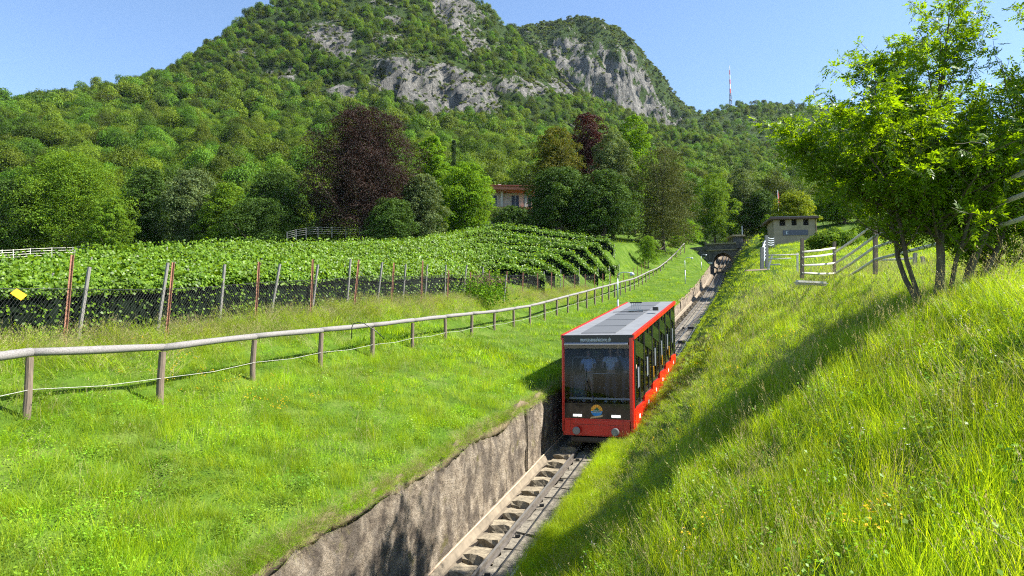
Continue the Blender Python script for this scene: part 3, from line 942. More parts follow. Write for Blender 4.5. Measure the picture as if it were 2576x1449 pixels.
# ------------------------------------------------------------------ retaining wall
rw = empty('retaining_wall', wp(20, -6.3, -6.4), 0, 'rough stained concrete retaining wall left of the track, topped with grass', 'wall')
Sw = np.concatenate([np.arange(2, 34, 0.11), np.arange(34, 124, 0.6)])
nh = 26
V = []
def wall_top(s):
    P = np.stack([s, s * 0, s * 0], 1)
    return np.where(s > 5, hL(s, np.full_like(s, -6.3)), -4.1) + 0.02 + vnoise(P, 1.1, 4) * 0.24
tops = wall_top(Sw)
fr = np.linspace(0, 1, nh)
grid = np.zeros((len(Sw), nh + 3, 3))
for j, f_ in enumerate(fr):
    h = -7.1 + (tops + 7.1) * f_
    P = np.stack([Sw, np.full_like(Sw, 3.0), h * 1.0], 1)
    rough = vnoise(P, 0.9, 4) * 0.07 + vnoise(P + 9, 0.22, 3) * 0.045
    t = -6.30 - 0.04 * f_ + rough * min(1, f_ * 3) - (0.10 * max(0, f_ - 0.85) / 0.15 * np.abs(vnoise(P + 4, 0.5, 3)) * 2)
    grid[:, j, 0] = Sw; grid[:, j, 1] = t; grid[:, j, 2] = h + trackh(Sw) * (1 - f_)
for j, (dt, dh) in enumerate(((-6.42, 0.0), (-6.75, -0.12), (-6.75, -1.6))):
    grid[:, nh + j, 0] = Sw; grid[:, nh + j, 1] = dt; grid[:, nh + j, 2] = tops + dh
g2 = grid.reshape(-1, 3)
V = np.stack([g2[:, 0] * U[0] + g2[:, 1] * R[0], g2[:, 0] * U[1] + g2[:, 1] * R[1], g2[:, 2] + G * g2[:, 0]], 1) - np.array(rw.location)
m_ = nh + 3
idx = np.arange(len(Sw) * m_).reshape(len(Sw), m_)
Fc = np.stack([idx[:-1, :-1].ravel(), idx[:-1, 1:].ravel(), idx[1:, 1:].ravel(), idx[1:, :-1].ravel()], 1)
fast('concrete_face', V, Fc, M['wall'], rw, smooth=True)
mb = MB()
for s, w_ in ((19.35, 0.34), (50, 0.3), (66, 0.3), (84, 0.35)):
    tt = float(wall_top(np.array([s]))[0])
    lo = [wp(s + a, t, -6.95) for a, t in ((-w_/2, -6.5), (w_/2, -6.5), (w_/2, -6.24), (-w_/2, -6.24))]
    hi = [wp(s + a, t, tt - 0.05) for a, t in ((-w_/2, -6.5), (w_/2, -6.5), (w_/2, -6.27), (-w_/2, -6.27))]
    b_ = MB().hexa(lo, hi); build_at(b_, 'buttress', M['wall'], rw, bevel=0.03)

# crumbling lip of earth and dry roots where the turf meets the wall
ng_ = 8; V = []
for s in Sw:
    s1 = np.array([s]); tt = float(wall_top(s1)[0])
    nz = [float(x) for x in vnoise(np.array([[s, j * 1.3, 0.0] for j in range(ng_)]), 0.45, 4)]
    for j in range(ng_):
        a = 2 * math.pi * j / ng_; r_ = 0.085 * (1 + 1.7 * nz[j])
        p = wp(s, -6.38 + r_ * 0.6 * math.cos(a), tt - 0.05 + r_ * 1.25 * math.sin(a)) - rw.location
        V.append(tuple(p))
nS = len(Sw); idx = np.arange(nS * ng_).reshape(nS, ng_); nx = np.roll(idx, -1, axis=1)
Fc = np.stack([idx[:-1].ravel(), nx[:-1].ravel(), nx[1:].ravel(), idx[1:].ravel()], 1)
M['lip'] = mat_grain('earth_and_roots', (0.04, 0.03, 0.016), (0.24, 0.18, 0.10), (1, 1, 1), 7, 0.03)
fast('earth_lip', V, Fc, M['lip'], rw)

# wall and bank continuing beyond the bridge
mb = MB()
for k in range(5):
    s = 124 + k * 10
    if k < 4:
        for (a0, a1) in ((s, s + 9.6),):
            mb.hexa([tp(a0, -6.9, -7.2), tp(a1, -6.9, -7.2), tp(a1, -6.3, -7.2), tp(a0, -6.3, -7.2)], [tp(a0, -6.9, -4.0), tp(a1, -6.9, -4.0), tp(a1, -6.4, -4.0), tp(a0, -6.4, -4.0)])
uw = mb.build('upper_retaining_wall', M['wall'])
tag(uw, 'retaining wall seen through the bridge arch, in sections up the line', 'wall')

# ------------------------------------------------------------------ bridge with arch
br = empty('stone_bridge', wp(120, -4.3, -5.6), -UA * 0.9, 'dark stone bridge with a round arch over the track', 'bridge')
# local frame: x across the line, y along it, z up
Mb = Matrix.Rotation(-UA * 0.9, 4, 'Z')
def arch_wall(x0, x1, ztop0, ztop1, y0, y1, aw, spring, crown, zb):
    """wall with a segmental arch opening centred on x=0"""
    mb = MB(); K = 20
    prof = [(-aw / 2, zb), (-aw / 2, spring)]
    for i in range(1, K):
        a = math.pi * (1 - i / K); prof.append((aw / 2 * math.cos(a), spring + (crown - spring) * math.sin(a)))
    prof += [(aw / 2, spring), (aw / 2, zb)]
    zt = lambda x: ztop0 + (ztop1 - ztop0) * (x - x0) / (x1 - x0)
    nv = 0
    for y in (y0, y1):
        for (x, z) in prof: mb.v.append((x, y, z))
        for (x, z) in prof: mb.v.append((x, y, zt(x)))
    n = len(prof)
    for b_, fl in ((0, 0), (2 * n, 1)):
        for i in range(n - 1):
            q = (b_ + i, b_ + i + 1, b_ + n + i + 1, b_ + n + i)
            mb.f.append(q if not fl else q[::-1])
    for i in range(n - 1):
        mb.f.append((i + 1, i, 2 * n + i, 2 * n + i + 1)); mb.f.append((n + i, n + i + 1, 3 * n + i + 1, 3 * n + i))
    for (xa, xb) in ((x0, -aw / 2), (aw / 2, x1)):
        lo = [(xa, y0, zb), (xb, y0, zb), (xb, y1, zb), (xa, y1, zb)]; hi = [(xa, y0, zt(xa)), (xb, y0, zt(xb)), (xb, y1, zt(xb)), (xa, y1, zt(xa))]
        mb.hexa([Vector(p) for p in lo], [Vector(p) for p in hi])
    return mb
arch_wall(-6.6, 6.4, 4.75, 5.7, 0, 4.5, 3.05, 2.2, 3.75, -2.5).build('wall', M['bridge'], br)
mb = MB(); K = 14
for i in range(K):
    a0, a1 = math.pi * (i + .04) / K, math.pi * (i + .96) / K
    f4 = []
    for (a, r_, s2) in ((a0, 1.53, 1.56), (a1, 1.53, 1.56), (a1, 1.85, 1.9), (a0, 1.85, 1.9)): f4.append((r_ * math.cos(a), 2.2 + s2 * math.sin(a)))
    b_ = MB().hexa([Vector((x, -0.06, z)) for x, z in f4], [Vector((x, 0.35, z)) for x, z in f4]); b_.build('arch_stone', M['bridge'], br)
MB().box((-0.2, -0.09, 4.25), (4.9, 0.18, 0.16)).build('string_course', M['bridge_pale'], br)
MB().box((-0.2, -0.05, 5.35), (4.9, 0.3, 0.2)).build('coping', M['bridge_pale'], br)
MB().box((-0.2, 0.12, 4.8), (4.7, 0.2, 1.0)).build('parapet', M['bridge'], br)
MB().box((-2.85, -0.08, 5.0), (0.16, 0.3, 1.4)).box((2.45, -0.08, 5.2), (0.5, 0.3, 1.6)).build('pier_cap', M['bridge'], br)
sg = MB().box((-2.1, -0.06, 2.05), (0.75, 0.05, 0.28)).build('small_white_plate', M['white'], br)
ag = empty('agave', br.matrix_basis @ Vector((3.7, -0.2, 3.4)), 0, 'spiky agave growing out of the bridge face, right of the arch', 'plant')
mb = MB()
for i in range(26):
    a = rs.uniform(0, 6.28); el = rs.uniform(0.2, 1.3); l = rs.uniform(0.8, 1.5)
    d = Vector((math.cos(a) * math.cos(el), -abs(math.sin(a)) * math.cos(el), math.sin(el)))
    mb.tube([(0, 0, 0), d * l * 0.6, d * l + Vector((0, 0, -0.1))], [0.05, 0.06, 0.005], 4, False)
M['agave'] = simple('agave_green', (0.10, 0.15, 0.06), 0.6)
mb.build('leaves', M['agave'], ag)
# ------------------------------------------------------------------ small things near the bridge
def lamp_post(s, t, top_h, label, hgt=3.95, arm=0.85):
    b = gp(s, t, -0.2)
    top = wp(s, t, top_h).z - b.z
    root = empty('lamp_post', b, -UA, label, 'street lamp', 'lamp posts along the track')
    MB().tube([(0, 0, 0), (0, 0, top * 0.55)], 0.055, 10).build('pole', M['galv'], root, smooth=True)
    MB().tube([(0, 0, top * 0.55), (0, 0, top * 0.9)], 0.036, 8).tube([(0, 0, top * 0.9), (0.05, 0, top * 0.97), (0.25, 0, top), (0.55, 0, top * 0.998), (arm, 0, top * 0.985)], 0.024, 8).build('arm', M['galv'], root, smooth=True)
    MB().tube([(arm - 0.05, 0, top * 0.985 + 0.03), (arm, 0, top * 0.985 - 0.05), (arm + 0.04, 0, top * 0.985 - 0.16)], [0.05, 0.12, 0.15], 10).build('lamp_head', M['galv'], root, smooth=True)
lamp_post(40.4, -7.5, -1.53, 'slender metal lamp post with a curved arm just behind the red railcar')
lamp_post(85, -7.5, -1.70, 'thin lamp post on the grass bank below the bend of the wooden rail')
lamp_post(106, -6.95, -1.75, 'lamp post nearest the stone bridge, against its dark wall', arm=0.7)
lamp_post(136, -6.75, -1.4, 'thin lamp post seen through the left half of the arch')

# ------------------------------------------------------------------ pavilion
pv_c = at(1996, 612, 75)
pv = empty('stone_tower_hut', (pv_c.x + 0.2, 75.0, pv_c.z - 1.2), math.radians(-8), 'square beige hut with three dark openings and a flat brown roof', 'building')
W_, D_, H_ = 4.4, 4.2, 4.15
MB().box((0, D_ / 2, 1.45), (W_, D_, 3.5)).build('lower_wall', M['render'], pv)
xs = [-W_ / 2, -1.60, -0.96, -0.32, 0.24, 0.92, 1.52, W_ / 2]
for i in range(4):
    x0, x1 = xs[2 * i], xs[2 * i + 1]
    MB().box(((x0 + x1) / 2, 0.2, 3.54), (x1 - x0, 0.4, 0.68)).build('pier', M['render'], pv)
for i in range(3):
    x0, x1 = xs[2 * i + 1], xs[2 * i + 2]
    MB().box(((x0 + x1) / 2, 0.38, 3.54), (x1 - x0 - .01, 0.02, 0.67)).build('opening', M['dark_in'], pv)
MB().box((0, D_ / 2 + 0.3, 3.54), (W_, D_ - 0.7, 0.675)).build('upper_wall', M['render'], pv)
MB().box((-0.1, D_ / 2, 4.0), (W_ + 0.75, D_ + 0.9, 0.24)).build('roof', M['roofbrown'], pv, bevel=0.02)
MB().box((-0.1, D_ / 2, 4.15), (W_ + 0.65, D_ + 0.8, 0.05)).build('roof_gravel', M['roof'], pv)
sgn = MB().box((0.05, -0.04, 2.38), (2.65, 0.06, 0.58)).build('sign_board', M['signdark'], pv)
MB().box((-0.92, -0.085, 2.38), (0.10, 0.02, 0.34)).box((-0.82, -0.085, 2.5), (0.2, 0.02, 0.05)).box((-0.82, -0.085, 2.26), (0.2, 0.02, 0.05)).build('emblem', M['galv'], sgn)
MB().tube([(W_ / 2 + 0.05, -0.05, 0.6), (W_ / 2 + 0.05, -0.05, 3.88)], 0.05, 6).build('downpipe', M['roofbrown'], pv)
# flag behind it
fb = at(1959, 560, 92)
fl = empty('flag', (fb.x, fb.y, fb.z - 1), 0, 'small red flag on a pole above the yellow-green trees behind the hut', 'flag')
hh = at(1959, 478, 92).z - fb.z + 1
MB().tube([(0, 0, 0), (0, 0, hh)], 0.04, 6).build('pole', M['white'], fl)
MB().add([(0.03, 0, hh - .1), (0.5, 0.1, hh - 1.9), (0.35, 0.2, hh - 2.2), (0.03, 0.02, hh - 1.9)], [(0, 1, 2, 3)]).add([(0.03, 0.03, hh - .1), (0.5, 0.13, hh - 1.9), (0.35, 0.23, hh - 2.2), (0.03, 0.05, hh - 1.9)], [(3, 2, 1, 0)]).build('cloth', M['flag_red'], fl)
# low roofed hut behind the bridge
lb = at(1857, 606, 124)
lh = empty('low_hut', (lb.x, lb.y, lb.z - 1.4), 0, 'low hut with a tan roof edge just behind the bridge parapet', 'building')
MB().box((0, 1.5, 1.1), (1.8, 3, 2.2)).build('wall', M['bridge'], lh)
MB().box((0, 1.4, 2.35), (2.4, 3.6, 0.3)).build('roof', M['bridge_pale'], lh)
MB().box((0.9, 0.4, 3.3), (0.12, 0.12, 1.9)).build('post', M['galv'], lh)

# ------------------------------------------------------------------ wooden rail fence
fence = empty('wooden_rail_fence', gp(8.5, -11.9), 0, 'long silvery log rail fence on short round posts along the left bank', 'fence')
fs_ = [8.5 + 2.848 * (k - 2) for k in range(39)]
top_s = np.array([-4, 2.8, 5.65, 8.5, 11.3, 14.2, 16.9, 19.8, 22.7, 25.7, 28.6, 31.5, 34.4, 37.3, 55, 75, 92, 100, 106, 112])
top_h = np.array([-1.1, -1.3, -1.3, -1.37, -1.71, -1.86, -2.04, -2.23, -2.40, -2.57, -2.73, -2.93, -3.06, -3.17, -3.36, -3.56, -3.1, -2.4, -1.2, 0.3])
def ftop(s): return float(np.interp(s, top_s, top_h))
def ft_(s): return -11.9 + float(np.interp(s, [85, 100, 112], [0, 0.6, 2.2]))
tops = []
for k, s in enumerate(fs_):
    t = ft_(s); b = gp(s, t, -0.35); tp_ = wp(s, t, ftop(s))
    lean = Vector((rs.normal() * 0.025, rs.normal() * 0.02, 0))
    r_ = 0.07 * rs.uniform(0.88, 1.08)
    mb = MB(); mb.tube([b, b.lerp(tp_, 0.5) + lean * 0.5, tp_ + Vector((0, 0, -0.06))], [r_ * 1.06, r_, r_ * 0.95], 10)
    build_at(mb, 'post', M['post'], fence, smooth=False)
    tops.append(tp_)
for k in range(0, len(tops) - 1):
    a, b = tops[k], tops[k + 1]
    p = []; rr = []
    n_ = 5
    for i in range(n_ + 1):
        q = a.lerp(b, i / n_) ; q = q + Vector((0, 0, 0.03 + 0.008 * math.sin(k * 1.7 + i * 0.9)))
        p.append(q); rr.append(0.076 * (1 + 0.06 * math.sin(k * 2.3 + i * 1.3)) * (0.97 if i in (0, n_) else 1))
    d = (b - a).normalized(); p[0] = p[0] - d * 0.02; p[-1] = p[-1] + d * 0.02
    mb = MB(); mb.tube(p, rr, 12); build_at(mb, 'rail', M['log'], fence, smooth=True)
mb = MB()
for k in range(len(tops) - 1):
    a = tops[k] + Vector((0.05, 0, -0.62)); b = tops[k + 1] + Vector((0.05, 0, -0.62))
    m = a.lerp(b, 0.5) + Vector((0, 0, -0.05)); mb.tube([a, m, b], 0.006, 4, False)
build_at(mb, 'wire', M['rope'], fence)

# ------------------------------------------------------------------ chain-link fence
cf = empty('chain_link_fence', gp(11, -14.5), 0, 'chain-link fence with thin rusty leaning posts below the vines', 'fence')
def ct(s): return -14.5 + 1.7 * float(ss(35, 80, s))
cs = [2.2, 5.1, 8.0, 11.1, 13.9, 17.3, 20.1, 22.8, 25.7, 28.5, 31.4, 34.3, 37.2, 40.1, 43.0, 46, 49, 52, 55, 58, 61, 64, 67, 70, 73, 76, 79, 82, 85, 88]
for k, s in enumerate(cs):
    b = gp(s, ct(s), -0.3)
    hgt = (2.0 if s < 30 else 1.55) + 0.3 + rs.normal() * 0.07
    ln = Vector((U[0], U[1], 0)) * rs.uniform(0.02, 0.42) * (1 if s < 35 else 0.5) * (0.4 if k % 3 == 0 else 1)
    mb = MB(); w_ = 0.055
    a_ = Vector((U[0], U[1], 0)); c_ = Vector((R[0], R[1], 0))
    q = b + ln + Vector((0, 0, hgt))
    L1 = [b + a_ * x + c_ * y for x, y in ((-w_/2, -w_/2), (w_/2, -w_/2), (w_/2, -w_/2 + .01), (-w_/2, -w_/2 + .01))]
    L2 = [p + (q - b) for p in L1]; mb.hexa(L1, L2)
    L1 = [b + a_ * x + c_ * y for x, y in ((w_/2 - .01, -w_/2 + .012), (w_/2, -w_/2 + .012), (w_/2, w_/2), (w_/2 - .01, w_/2))]
    L2 = [p + (q - b) for p in L1]; mb.hexa(L1, L2)
    build_at(mb, 'post', M['rust'], cf)
# diamond mesh: two families of slanting wires
mb = MB()
def cpt(s, z): 
    p = gp(s, ct(s), 0); return Vector((p.x, p.y, p.z + z))
HM = 1.30
ssamp = np.arange(0, 60, 0.085)
gbase = {}
ga = np.arange(-4, 64, 0.5); gh_ = ground_h(ga, np.array([ct(x) for x in ga])); 
gh_ = np.convolve(gh_, np.ones(9) / 9, mode='same'); gh_[:5] = gh_[5]; gh_[-5:] = gh_[-6]
def cpt(s, z): return wp(s, ct(s), float(np.interp(s, ga, gh_)) + z)
Vc = []; Fcw = []
for s in ssamp:
    step = 0.095
    if s > 30 and int(s / 0.085) % 2: continue
    for sg_ in (1, -1):
        a = cpt(s, 0.02); b = cpt(s + sg_ * HM * 0.72, HM + 0.02)
        w_ = 0.0026
        c_ = Vector((R[0], R[1], 0)) * w_ ; e_ = (b - a).cross(Vector((R[0], R[1], 0))).normalized() * w_
        n = len(Vc)
        for p in (a, b):
            Vc += [p + c_ * 1.2, p - c_ * 0.6 + e_, p - c_ * 0.6 - e_]
        Fcw += [(n, n + 1, n + 4, n + 3), (n + 1, n + 2, n + 5, n + 4), (n + 2, n, n + 3, n + 5)]
Vc = np.array([tuple(v) for v in Vc]) - np.array(cf.location)
wm = fast('wire_mesh', Vc, np.array(Fcw), M['wire'], cf); wm['kind'] = 'stuff'
mb = MB(); mb.tube([cpt(s, HM + 0.02) for s in np.arange(0, 62, 1.0)], 0.006, 4, False); build_at(mb, 'top_wire', M['wire'], cf)
# yellow marker plate hanging on the mesh
yc = at(43, 741, 13.6)
a_ = Vector((U[0], U[1], 0)); up = Vector((0, 0, 1)); c_ = Vector((R[0], R[1], 0))
sx = Vector((1, 0, 0))
ypl = empty('yellow_marker_plate', yc, 0, 'yellow diamond-shaped plate hung on the chain-link fence', 'sign')
pt = [(-0.165, 0.01), (-0.05, 0.115), (0.165, 0.0), (0.05, -0.115)]
MB().hexa([a_ * x + up * z + c_ * 0.05 for x, z in pt], [a_ * x + up * z + c_ * 0.038 for x, z in pt]).build('plate', M['yellow'], ypl)
MB().box((0.0, 0.01, 0.06), (0.02, 0.02, 0.02)).build('rivet', M['rust'], ypl)

# black hose looping over the grass
hb = at(885, 817, 21.0)
hp = [(0, 0, -0.35), (0, 0, 0.0), (0.05, 0, 0.11), (0.20, 0, 0.15), (0.38, 0, 0.12), (0.52, 0.1, 0.02), (0.72, 0.2, -0.12), (0.95, 0.3, -0.35)]
hs_ = MB().tube([Vector(p) + hb - Vector((0, 0, 0.08)) for p in hp], 0.013, 8).build('black_hose', M['hose'], smooth=True)
tag(hs_, 'black plastic hose looping out of the grass behind the log rail', 'hose')

# ------------------------------------------------------------------ vineyard
M['vine'] = leafmat('vine_leaves', (0.06, 0.14, 0.007), (0.20, 0.33, 0.018), 0.45, (1.6, 1.4, 0.4), 0.45, 0.35, big=1.2)
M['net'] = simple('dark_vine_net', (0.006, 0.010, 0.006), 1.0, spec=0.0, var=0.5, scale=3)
ordn = ['vine row nearest the chain-link fence', 'second vine row up from the chain-link fence', 'third vine row up from the chain-link fence', 'fourth vine row up from the chain-link fence',
        'fifth vine row, counting up from the chain-link fence', 'sixth vine row, counting up from the chain-link fence', 'second highest vine row, below the dark trees', 'topmost vine row, along the foot of the dark trees']
starts = [2.5, 3.5, 5, 8, 15, 20, 25, 50]
endpt = [(1275, 41), (1372, 49), (1414, 54), (1461, 59), (1508, 65), (1537, 70), (1562, 76), (1550, 82)]
def resample(pts, step):
    P = np.array([(p[0], p[1]) for p in pts]); L = np.concatenate([[0], np.cumsum(np.hypot(*np.diff(P, axis=0).T))])
    d = np.arange(0, L[-1], step); return np.interp(d, L, P[:, 0]), np.interp(d, L, P[:, 1]), d, L[-1]
for k in range(8):
    t = -15.9 - 2.1 * k
    s_b = 2.42 * abs(t)
    e = endpt[k]; ex, ey = (e[0] - 1288) / F * e[1], e[1]
    pl = []
    for s in np.arange(starts[k], s_b - 5, 1.5): 
        p = wp(s, t, 0); pl.append((p.x, p.y))
    c0 = wp(s_b - 5, t, 0); c1 = wp(s_b, t, 0)
    for i in range(1, 9):
        f = i / 9; a = (1 - f) ** 2; b_ = 2 * f * (1 - f); c = f * f
        pl.append((a * c0.x + b_ * c1.x + c * (c1.x * .7 + ex * .3), a * c0.y + b_ * c1.y + c * (c1.y * .7 + ey * .3)))
    pl.append((ex, ey))
    X, Y, D, L_ = resample(pl, 0.25)
    TX = np.gradient(X); TY = np.gradient(Y); TN = np.hypot(TX, TY); TX /= TN; TY /= TN
    b0 = (X[0], Y[0], gz(X[0], Y[0]))
    root = empty('vine_row', b0, 0, ordn[k], 'vine row', 'rows of vines in the vineyard')
    rg = np.random.default_rng(300 + k)
    dist = np.hypot(X, Y)
    dens = np.clip(1700 * (20 / dist) ** 1.15, 450, 1700)
    cum = np.concatenate([[0], np.cumsum(dens[:-1] * 0.25)]); nl = int(cum[-1])
    dd = np.interp(rg.uniform(0, cum[-1], nl), cum, D)
    lx = np.interp(dd, D, X); ly = np.interp(dd, D, Y); tx = np.interp(dd, D, TX); ty = np.interp(dd, D, TY); di = np.hypot(lx, ly)
    lsz = np.clip(0.082 * (di / 20) ** 0.55, 0.07, 0.16)
    hump = 0.5 + 0.5 * np.cos(dd / 0.95 * 2 * np.pi)
    th = 1.40 + vnoise(np.stack([dd, dd * 0 + k * 7.1, dd * 0], 1), 0.8, 3) * 0.20 + hump * 0.12
    lo = 1.00
    v = rg.beta(1.6, 1.2, nl); low = rg.uniform(size=nl) < 0.13
    z = lo + v * (th - lo); z = np.where(low, rg.uniform(0.15, 0.9, nl), z)
    z = np.where(rg.uniform(size=nl) < 0.04, th + rg.uniform(0, 0.30, nl), z)
    off = rg.normal(size=nl) * 0.16
    X_ = lx - ty * off; Y_ = ly + tx * off
    s_, t_ = st_of(X_, Y_); gzv = ground_h(s_, t_) + G * s_
    C = np.stack([X_ - b0[0], Y_ - b0[1], gzv + z - b0[2]], 1)
    Nn = unit(nl, rg) * 0.8 + np.stack([-ty * np.sign(off), tx * np.sign(off), np.full(nl, 0.8)], 1)
    V, Fc = leaf_quads(C, Nn, lsz, 0.9, 0.08, rg)
    fo_ = fast('foliage', V, Fc, M['vine'], root); fo_['kind'] = 'stuff'
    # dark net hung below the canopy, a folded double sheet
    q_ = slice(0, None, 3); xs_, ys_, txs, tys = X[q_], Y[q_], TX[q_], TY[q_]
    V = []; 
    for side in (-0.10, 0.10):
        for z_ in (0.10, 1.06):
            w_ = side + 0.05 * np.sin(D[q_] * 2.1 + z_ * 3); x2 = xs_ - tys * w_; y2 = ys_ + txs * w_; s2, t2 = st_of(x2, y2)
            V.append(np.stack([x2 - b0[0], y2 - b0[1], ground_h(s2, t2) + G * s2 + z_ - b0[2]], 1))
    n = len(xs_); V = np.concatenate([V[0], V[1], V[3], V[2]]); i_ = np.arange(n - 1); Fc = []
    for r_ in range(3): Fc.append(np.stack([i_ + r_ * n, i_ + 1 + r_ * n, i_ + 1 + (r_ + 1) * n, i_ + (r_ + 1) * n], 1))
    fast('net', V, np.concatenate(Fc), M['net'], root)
    # stakes
    dpos = np.arange(0.4, L_ - 0.3, 2.35 if k == 0 else 4.7); dpos = np.concatenate([dpos, [L_ - 0.15]])
    for j, d_ in enumerate(dpos):
        xx, yy = float(np.interp(d_, D, X)), float(np.interp(d_, D, Y)); far = math.hypot(xx, yy)
        if k and far > 45 and j != len(dpos) - 1: continue
        zz = gz(xx, yy) - b0[2]; last = j == len(dpos) - 1
        hgt = (1.72 if k == 0 or last else 1.5) + rg.normal() * 0.07
        ln = rg.uniform(0.05, 0.32) if k == 0 else 0.05
        side = -0.28 if k == 0 else 0
        tyy, txx = float(np.interp(d_, D, TY)), float(np.interp(d_, D, TX))
        px_, py_ = xx - tyy * side - b0[0], yy + txx * side - b0[1]
        mb = MB(); mb.tube([(px_, py_, zz - 0.3), (px_ + ln * 0.9, py_ + ln * .3, zz + hgt)], [0.05, 0.045] if (k == 0 or last) else 0.03, 7)
        mb.build('stake', M['greypost'], root)
#@@PART3
# ------------------------------------------------------------------ the red funicular car
car = empty('funicular_car', wp(21.6, -4.70, -6.0), -UA, 'red and black funicular railcar with a large front window descending the track', 'railcar')
CL = 12.5; HW = 1.155
def q(x, y, z): return Vector((x, y, z + G * y))
def slab(x0, x1, y0, y1, z0, z1):
    """box whose floor and ceiling follow the slope of the line"""
    return MB().hexa([q(x0, y0, z0), q(x1, y0, z0), q(x1, y1, z0), q(x0, y1, z0)], [q(x0, y0, z1), q(x1, y0, z1), q(x1, y1, z1), q(x0, y1, z1)])
def mat_glass(name, tint, refl):
    m, N, L, B = newmat(name)
    tr = N.new('ShaderNodeBsdfTransparent'); tr.inputs[0].default_value = (*tint, 1)
    gl = N.new('ShaderNodeBsdfGlossy'); gl.inputs['Roughness'].default_value = 0.02
    fr = N.new('ShaderNodeFresnel'); fr.inputs[0].default_value = refl
    ms = N.new('ShaderNodeMixShader')
    L.new(fr.outputs[0], ms.inputs[0]); L.new(tr.outputs[0], ms.inputs[1]); L.new(gl.outputs[0], ms.inputs[2])
    L.new(ms.outputs[0], N['Material Output'].inputs['Surface'])
    return m
M['glass'] = mat_glass('tinted_glass', (0.46, 0.52, 0.64), 1.36)
M['glass_clear'] = mat_glass('clear_glass', (0.85, 0.88, 0.9), 1.45)
M['glass_dark'] = mat_glass('dark_side_glass', (0.42, 0.44, 0.44), 1.6)
slab(-HW + 0.03, HW - 0.03, 0.06, CL - .02, 3.10, 3.185).build('roof', M['roof'], car)
slab(-HW + 0.05, HW - 0.05, 0.12, CL - .1, 3.06, 3.095).build('ceiling_lining', M['floor_in'], car)
for k in range(6):
    y0 = 0.45 + k * 1.98
    slab(-0.62, 0.52, y0, y0 + 1.86, 3.187, 3.205).build('roof_panel', M['roof_dark'], car)
for sx in (-1, 1):
    slab(sx * HW - 0.05, sx * HW + 0.05, -0.03, CL, 3.03, 3.21).build('roof_rail', M['red'], car, bevel=0.02)
# roof equipment: contact bow and box
rp = empty('roof_contact_bow'); rp.parent = car; rp.location = q(0.1, 7.3, 3.2)
MB().box((0, 0, 0.05), (0.62, 0.14, 0.07)).build('bow_base', M['steel'], rp)
for i in range(5): MB().tube([(-0.16 + i * 0.09, 0, 0.08), (-0.19 + i * 0.09, 0.0, 0.40)], 0.014, 6).build('bow_arm', M['steel'], rp)
MB().box((0, 0, 0.40), (0.5, 0.05, 0.05)).build('bow_strip', M['black'], rp)
MB().tube([(-1.0, 0.15, 0.02), (0.9, -0.5, 0.05)], 0.012, 6).build('cable_run', M['black'], rp)
MB().box((0.88, -0.5, 0.09), (0.2, 0.3, 0.14)).build('junction_box', M['black'], rp)
# front face
FB = MB
def fbox(x0, x1, z0, z1, y0, y1, name, mat, parent=car, bevel=0.0):
    return MB().box(((x0 + x1) / 2, (y0 + y1) / 2, (z0 + z1) / 2), (x1 - x0, y1 - y0, z1 - z0)).build(name, mat, parent, bevel=bevel)
fbox(-HW, -1.07, 0.10, 3.12, -0.08, 0.12, 'corner_post', M['red'], bevel=0.03)
fbox(1.03, HW, 0.10, 3.12, -0.08, 0.12, 'corner_post', M['red'], bevel=0.03)
fbox(-HW, HW, 3.10, 3.19, -0.07, 0.10, 'front_header', M['black'], bevel=0.02)
band = fbox(-1.07, 1.03, 2.955, 3.13, -0.075, 0.05, 'destination_band', M['black'])
bm_ = fbox(-1.10, 1.08, 0.0, 0.54, -0.10, 0.10, 'front_bumper', M['red'], bevel=0.05)
fbox(-1.07, 1.03, 0.545, 1.02, -0.06, 0.04, 'headlight_panel', M['black_gloss'])
V = []; Fc = []
for i in range(13):
    z_ = 1.025 + 1.72 * i / 12; yb_ = -0.055 + 0.06 * (i / 12) ** 3
    V += [(-1.068, yb_, z_), (1.028, yb_, z_)]
for i in range(12): Fc.append((2 * i, 2 * i + 1, 2 * i + 3, 2 * i + 2))
ws = fast('windscreen', V, np.array(Fc), M['glass'], car, smooth=True)
fbox(-1.068, 1.028, 2.765, 2.875, -0.045, -0.02, 'upper_window', M['glass_clear'])
fbox(-1.068, 1.028, 2.746, 2.764, -0.06, -0.01, 'window_bar', M['black'])
vis = MB().hexa([Vector(p) for p in ((-1.05, -0.16, 2.875), (1.01, -0.16, 2.875), (1.01, -0.05, 2.955), (-1.05, -0.05, 2.955))],
                [Vector(p) for p in ((-1.05, -0.165, 2.89), (1.01, -0.165, 2.89), (1.01, -0.055, 2.97), (-1.05, -0.055, 2.97))]).build('visor', M['steel'], car)
for x0 in (-0.78, -0.635, 0.46, 0.605):
    h_ = fbox(x0, x0 + 0.125, 0.605, 0.665, -0.075, -0.055, 'headlight', M['lamp'])
for x0 in (-0.64, 0.60):
    MB().tube([(x0, -0.05, 0.17), (x0, -0.24, 0.17), (x0, -0.26, 0.17)], [0.06, 0.06, 0.06], 16).build('buffer_stem', M['black'], car)
    MB().tube([(x0, -0.24, 0.17), (x0, -0.27, 0.17), (x0, -0.285, 0.17)], [0.125, 0.125, 0.10], 24).build('buffer', M['buffer'], car)
